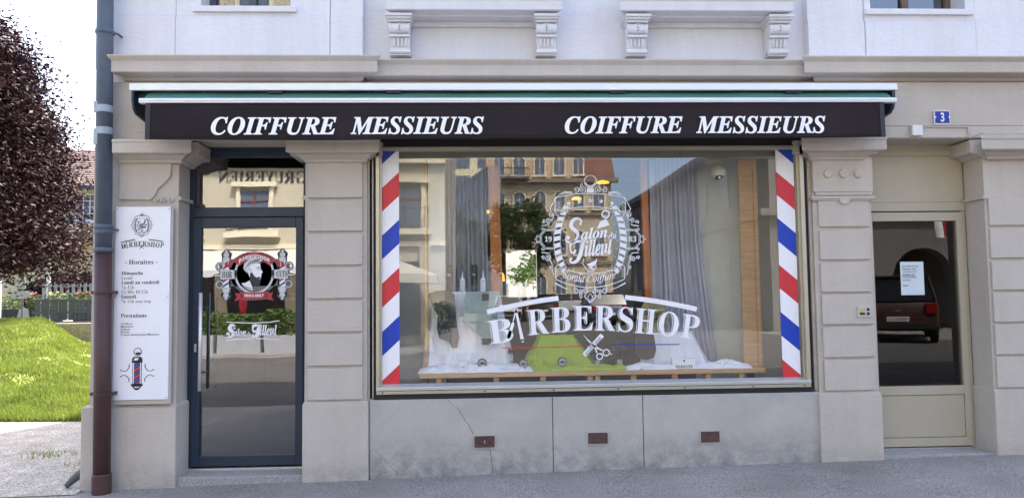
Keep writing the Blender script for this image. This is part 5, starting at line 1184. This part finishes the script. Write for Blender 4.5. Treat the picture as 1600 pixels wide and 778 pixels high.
# arcade building to the right
AR = root('arcade_building', (16, -35, 0), 'dark stone arcade building across the street with round arches', 'building'); M_ds = mat('dark_arcade_stone', (.20, .19, .18), .9, var=.15, vs=.8)  # one dark stone tone over the whole arcade building
q = MB()
AX = [(14.9, 17.2), (18.6, 20.9), (22.3, 24.6)]; AYf = -20.0
pts = [(10.3, -.2)]
for a_, b_ in AX:
    r_ = (b_-a_)/2; c_ = (a_+b_)/2; pts += [(a_, -.2), (a_, 1.9)]+[(c_-r_*math.cos(PI*j/12), 1.9+r_*math.sin(PI*j/12)) for j in range(1, 12)]+[(b_, 1.9), (b_, -.2)]
pts += [(28, -.2), (28, 7.4), (10.3, 7.4)]
q.prism(pts, AYf-.6, AYf); fix_normals(q.build('front_wall', M_ds, AR))
bx(10.3, 28, -45, AYf-3.2, -.2, 7.4).build('wall', M_ds, AR); bx(10.3, 28, AYf-3.2, AYf-.6, 4.0, 7.4).build('arcade_vault', M_ds, AR); bx(10.3, 10.9, AYf-3.2, AYf-.6, -.2, 4).build('arcade_end_wall', M_ds, AR)
q = MB(); q.box(9.9, 28.3, AYf, AYf+.3, 4.2, 4.45); q.box(9.7, 28.3, AYf, AYf+.6, 7.2, 7.5); q.box(9.7, 10.3, -45, AYf, 7.2, 7.5); q.box(10.15, 10.3, -45, AYf, 4.2, 4.45); q.build('cornice', M_ds, AR)
for k in range(7):
    yv = -24.2-k*3
    for (z0, z1) in ((1.0, 3.2), (4.9, 6.6)):
        wd = bx(10.24, 10.29, yv-1.1, yv, z0, z1).build('window', M_pane, AR)
for k in range(5):
    xc = 12.5+k*3.5
    for (z0, z1) in ((4.9, 6.6),): bx(xc-.55, xc+.55, AYf, AYf+.04, z0, z1).build('window', M_pane, AR)
# flag on the arcade
FL = root('hanging_flag', (16.2, -18.9, 3.6), 'red and white flag hanging from a slanted pole on the arcade building', 'flag')
MB().tube([(15.6, AYf, 3.0), (15.9, -18.7, 4.5)], .02, 8).build('pole', M_alu, FL)
def flg(x0, x1): return MB().grid(8, 8, lambda s, t: (x0+s*(x1-x0)+.1*(1-t), -18.85+.06*math.sin((x0+s*(x1-x0))*12), 3.35+t*.75+.12*(x0-16)))
flg(15.75, 16.1).build('cloth', M_vinyl, FL); flg(16.1, 16.55).build('red_field', M_dred, FL); flg(16.55, 16.75).build('cloth', M_vinyl, FL); flg(16.75, 17.2).build('red_field', M_dred, FL)
AB = root('a_board', (16.4, -17.8, 0), 'white folding A-board standing on the pavement across the street', 'a-board')
for s in (-1, 1): MB().add([(16.05, -17.8+s*.30, .12), (16.75, -17.8+s*.30, .12), (16.68, -17.8+s*.03, 1.2), (16.12, -17.8+s*.03, 1.2)], [(0, 1, 2, 3)]).build('panel', mat('poster_paper', (.55, .57, .6), .6, var=.15, vs=6), AB, solid=.02)
# pavements across
M_pav = mat('pale_pavement', (.22, .21, .20), .9, var=.12, vs=1.5, bump=.3, bs=40)
for i, (a_, b_, c_, d_) in enumerate(((-60, -.2, -18.2, -14.3), (9.6, 60, -20.2, -15.6))): tag(bx(a_, b_, c_, d_, -.3, .15 if i else .02).build('pavement', M_pav, bevel=.02), kind='structure')

# ---------------------------------------------------------------- cars
M_tyre = mat('tyre_rubber', (.02, .02, .02), .85, var=.1); M_cglass = mat('car_glass', (.02, .025, .03), .12, var=0, spec=.3); M_tl = mat('tail_light_red', (.22, .01, .01), .2, var=0); M_hl = mat('head_light', (.7, .7, .7), .1, var=0)
def car(name, x, y, rz, col, lab, L=4.2, Wd=1.78, Hh=1.48, suv=False, plate=None, grp='cars parked across the street'):
    o = root(name, (x, y, gz(x)), lab, 'car', grp, rz); o['_local'] = 1
    pm = mat('car_paint_'+col[0], col[1], .4, var=0, spec=.35); h2 = L/2; g_ = .32 if suv else .24; bl_ = Hh*.62
    # body: outline along x, bulging sides; rear at -x
    prof = [(-h2, g_+.12), (-h2+.05, bl_*.80), (-h2+.16, bl_), (-h2+.5, bl_+.03), (h2-1.35, bl_+.02), (h2-.35, bl_-.10), (h2-.04, bl_-.28), (h2, g_+.18), (h2-.12, g_), (-h2+.12, g_)]
    def ring(w, k): return [(px*k, w, g_+(pz-g_)*(1 if abs(w) < Wd*.49 else .96)) for px, pz in prof]
    q = MB(); n = len(prof); ws = [-Wd/2, -Wd/2+.07, Wd/2-.07, Wd/2]; ks = [.975, 1, 1, .975]
    for w_, k_ in zip(ws, ks): q.v += ring(w_, k_)
    for j in range(3): q.f += [(j*n+i, j*n+(i+1) % n, (j+1)*n+(i+1) % n, (j+1)*n+i) for i in range(n)]
    q.f += [tuple(range(n))[::-1], tuple(range(3*n, 4*n))]
    fix_normals(q.build('body', pm, o, bevel=.05, seg=3, smooth=True))
    rt0, rt1 = (-h2+.42, h2-1.75) if not suv else (-h2+.30, h2-1.75)
    cab = [(-h2+.12, bl_), (rt0, Hh-.05), (rt1, Hh-.03), (h2-1.15, bl_)]
    q = MB(); wb, wt = Wd/2-.05, Wd/2-.20
    vs = [(px, s*(wb if i in (0, 3) else wt), pz) for s in (-1, 1) for i, (px, pz) in enumerate(cab)]
    q.add(vs, [(0, 1, 2, 3), (7, 6, 5, 4), (0, 4, 5, 1), (2, 6, 7, 3)]); fix_normals(q.build('glasshouse', M_cglass, o, bevel=.03))
    q = MB(); q.box(rt0-.06, rt1+.04, -wt-.01, wt+.01, Hh-.07, Hh)
    for s in (-1, 1):
        for (a_, b_) in ((cab[0], cab[1]), (cab[3], cab[2]), ((rt0+.9, bl_), (rt0+.95, Hh-.04))): q.tube([(a_[0], s*wb, a_[1]), (b_[0], s*wt, b_[1])], .04, 6)
    q.build('roof', pm, o, bevel=.02)
    for sx in (-h2+.78, h2-.82):
        for s in (-1, 1):
            wr = .36 if suv else .31; wl_ = MB().lathe((sx, s*(Wd/2-.10), wr-.0), [(0, -.1), (wr*.8, -.1), (wr, -.07), (wr, .07), (wr*.8, .1), (0, .1)], 24, 'y').build('wheel', M_tyre, o)
            q = MB(); yo = s*(Wd/2+.005); q.lathe((sx, yo, wr), [(0, 0), (wr*.6, 0), (wr*.62, -s*.02)], 20, 'y'); q.build('rim', M_alu, wl_)
    for s in (-1, 1):
        bx(-h2-.012, -h2+.12, min(s*(Wd/2-.30), s*(Wd/2-.02)), max(s*(Wd/2-.30), s*(Wd/2-.02)), bl_*.70, bl_*.95).build('tail_light', M_tl, o, bevel=.02)
        bx(h2-.16, h2-.02, min(s*(Wd/2-.38), s*(Wd/2-.06)), max(s*(Wd/2-.38), s*(Wd/2-.06)), bl_*.62, bl_*.80).build('head_light', M_hl, o, bevel=.02)
    bx(-h2-.03, -h2+.02, -Wd*.46, Wd*.46, g_+.05, g_+.22).build('bumper', M_black, o, bevel=.02); bx(h2-.06, h2+.03, -Wd*.44, Wd*.44, g_+.02, g_+.2).build('bumper', M_black, o, bevel=.02)
    pl = bx(-h2-.04, -h2-.028, -.26, .26, bl_*.52, bl_*.52+.12).build('number_plate', M_vinyl, o)
    if plate:
        a = Art(); a.text(plate, 'sb', -.21, .21, 0, .075); a.build('plate_text', M_ink, pl, lambda u, v: (-h2-.0425, -u, bl_*.52+.022+v))
        bx(-h2-.045, -h2-.03, -.05, .05, bl_*.52+.25, bl_*.52+.30).build('emblem', M_alu, o)
    return o
car('parked_suv', 11.98, -14.6, R(-62), ('maroon', (.045, .018, .016)), 'dark maroon off-road car parked across the street, its rear plate to the shop', L=4.4, Wd=1.9, Hh=1.78, suv=True, plate='FR 380142', grp=None)
car('parked_car', 1.9, -46, R(-92), ('white', (.7, .7, .7)), 'white hatchback farthest left of the cars on the square')
car('parked_car', 4.1, -41, R(-84), ('black', (.012, .012, .014)), 'black hatchback between the white and the blue car on the square')
car('parked_car', 5.9, -30, R(-90), ('navy', (.015, .04, .10)), 'dark blue car with red tail lights nearest on the square')
car('parked_car', 9.0, -34, R(-94), ('grey', (.06, .065, .07)), 'dark grey car right of the blue car by the arcade building', Hh=1.65, suv=True)
car('parked_car', 6.3, -52, R(-180), ('silver', (.45, .46, .48)), 'silver car parked sideways before the ornate house')
car('parked_car', 7.9, -58, R(-88), ('red', (.35, .02, .02)), 'red small car far back on the square')
car('parked_car', 12.6, -8.6, R(-176), ('white', (.7, .7, .7)), 'white car at the near kerb right of the side door') if False else None
for o in bpy.data.objects:
    if '_local' in o: del o['_local']
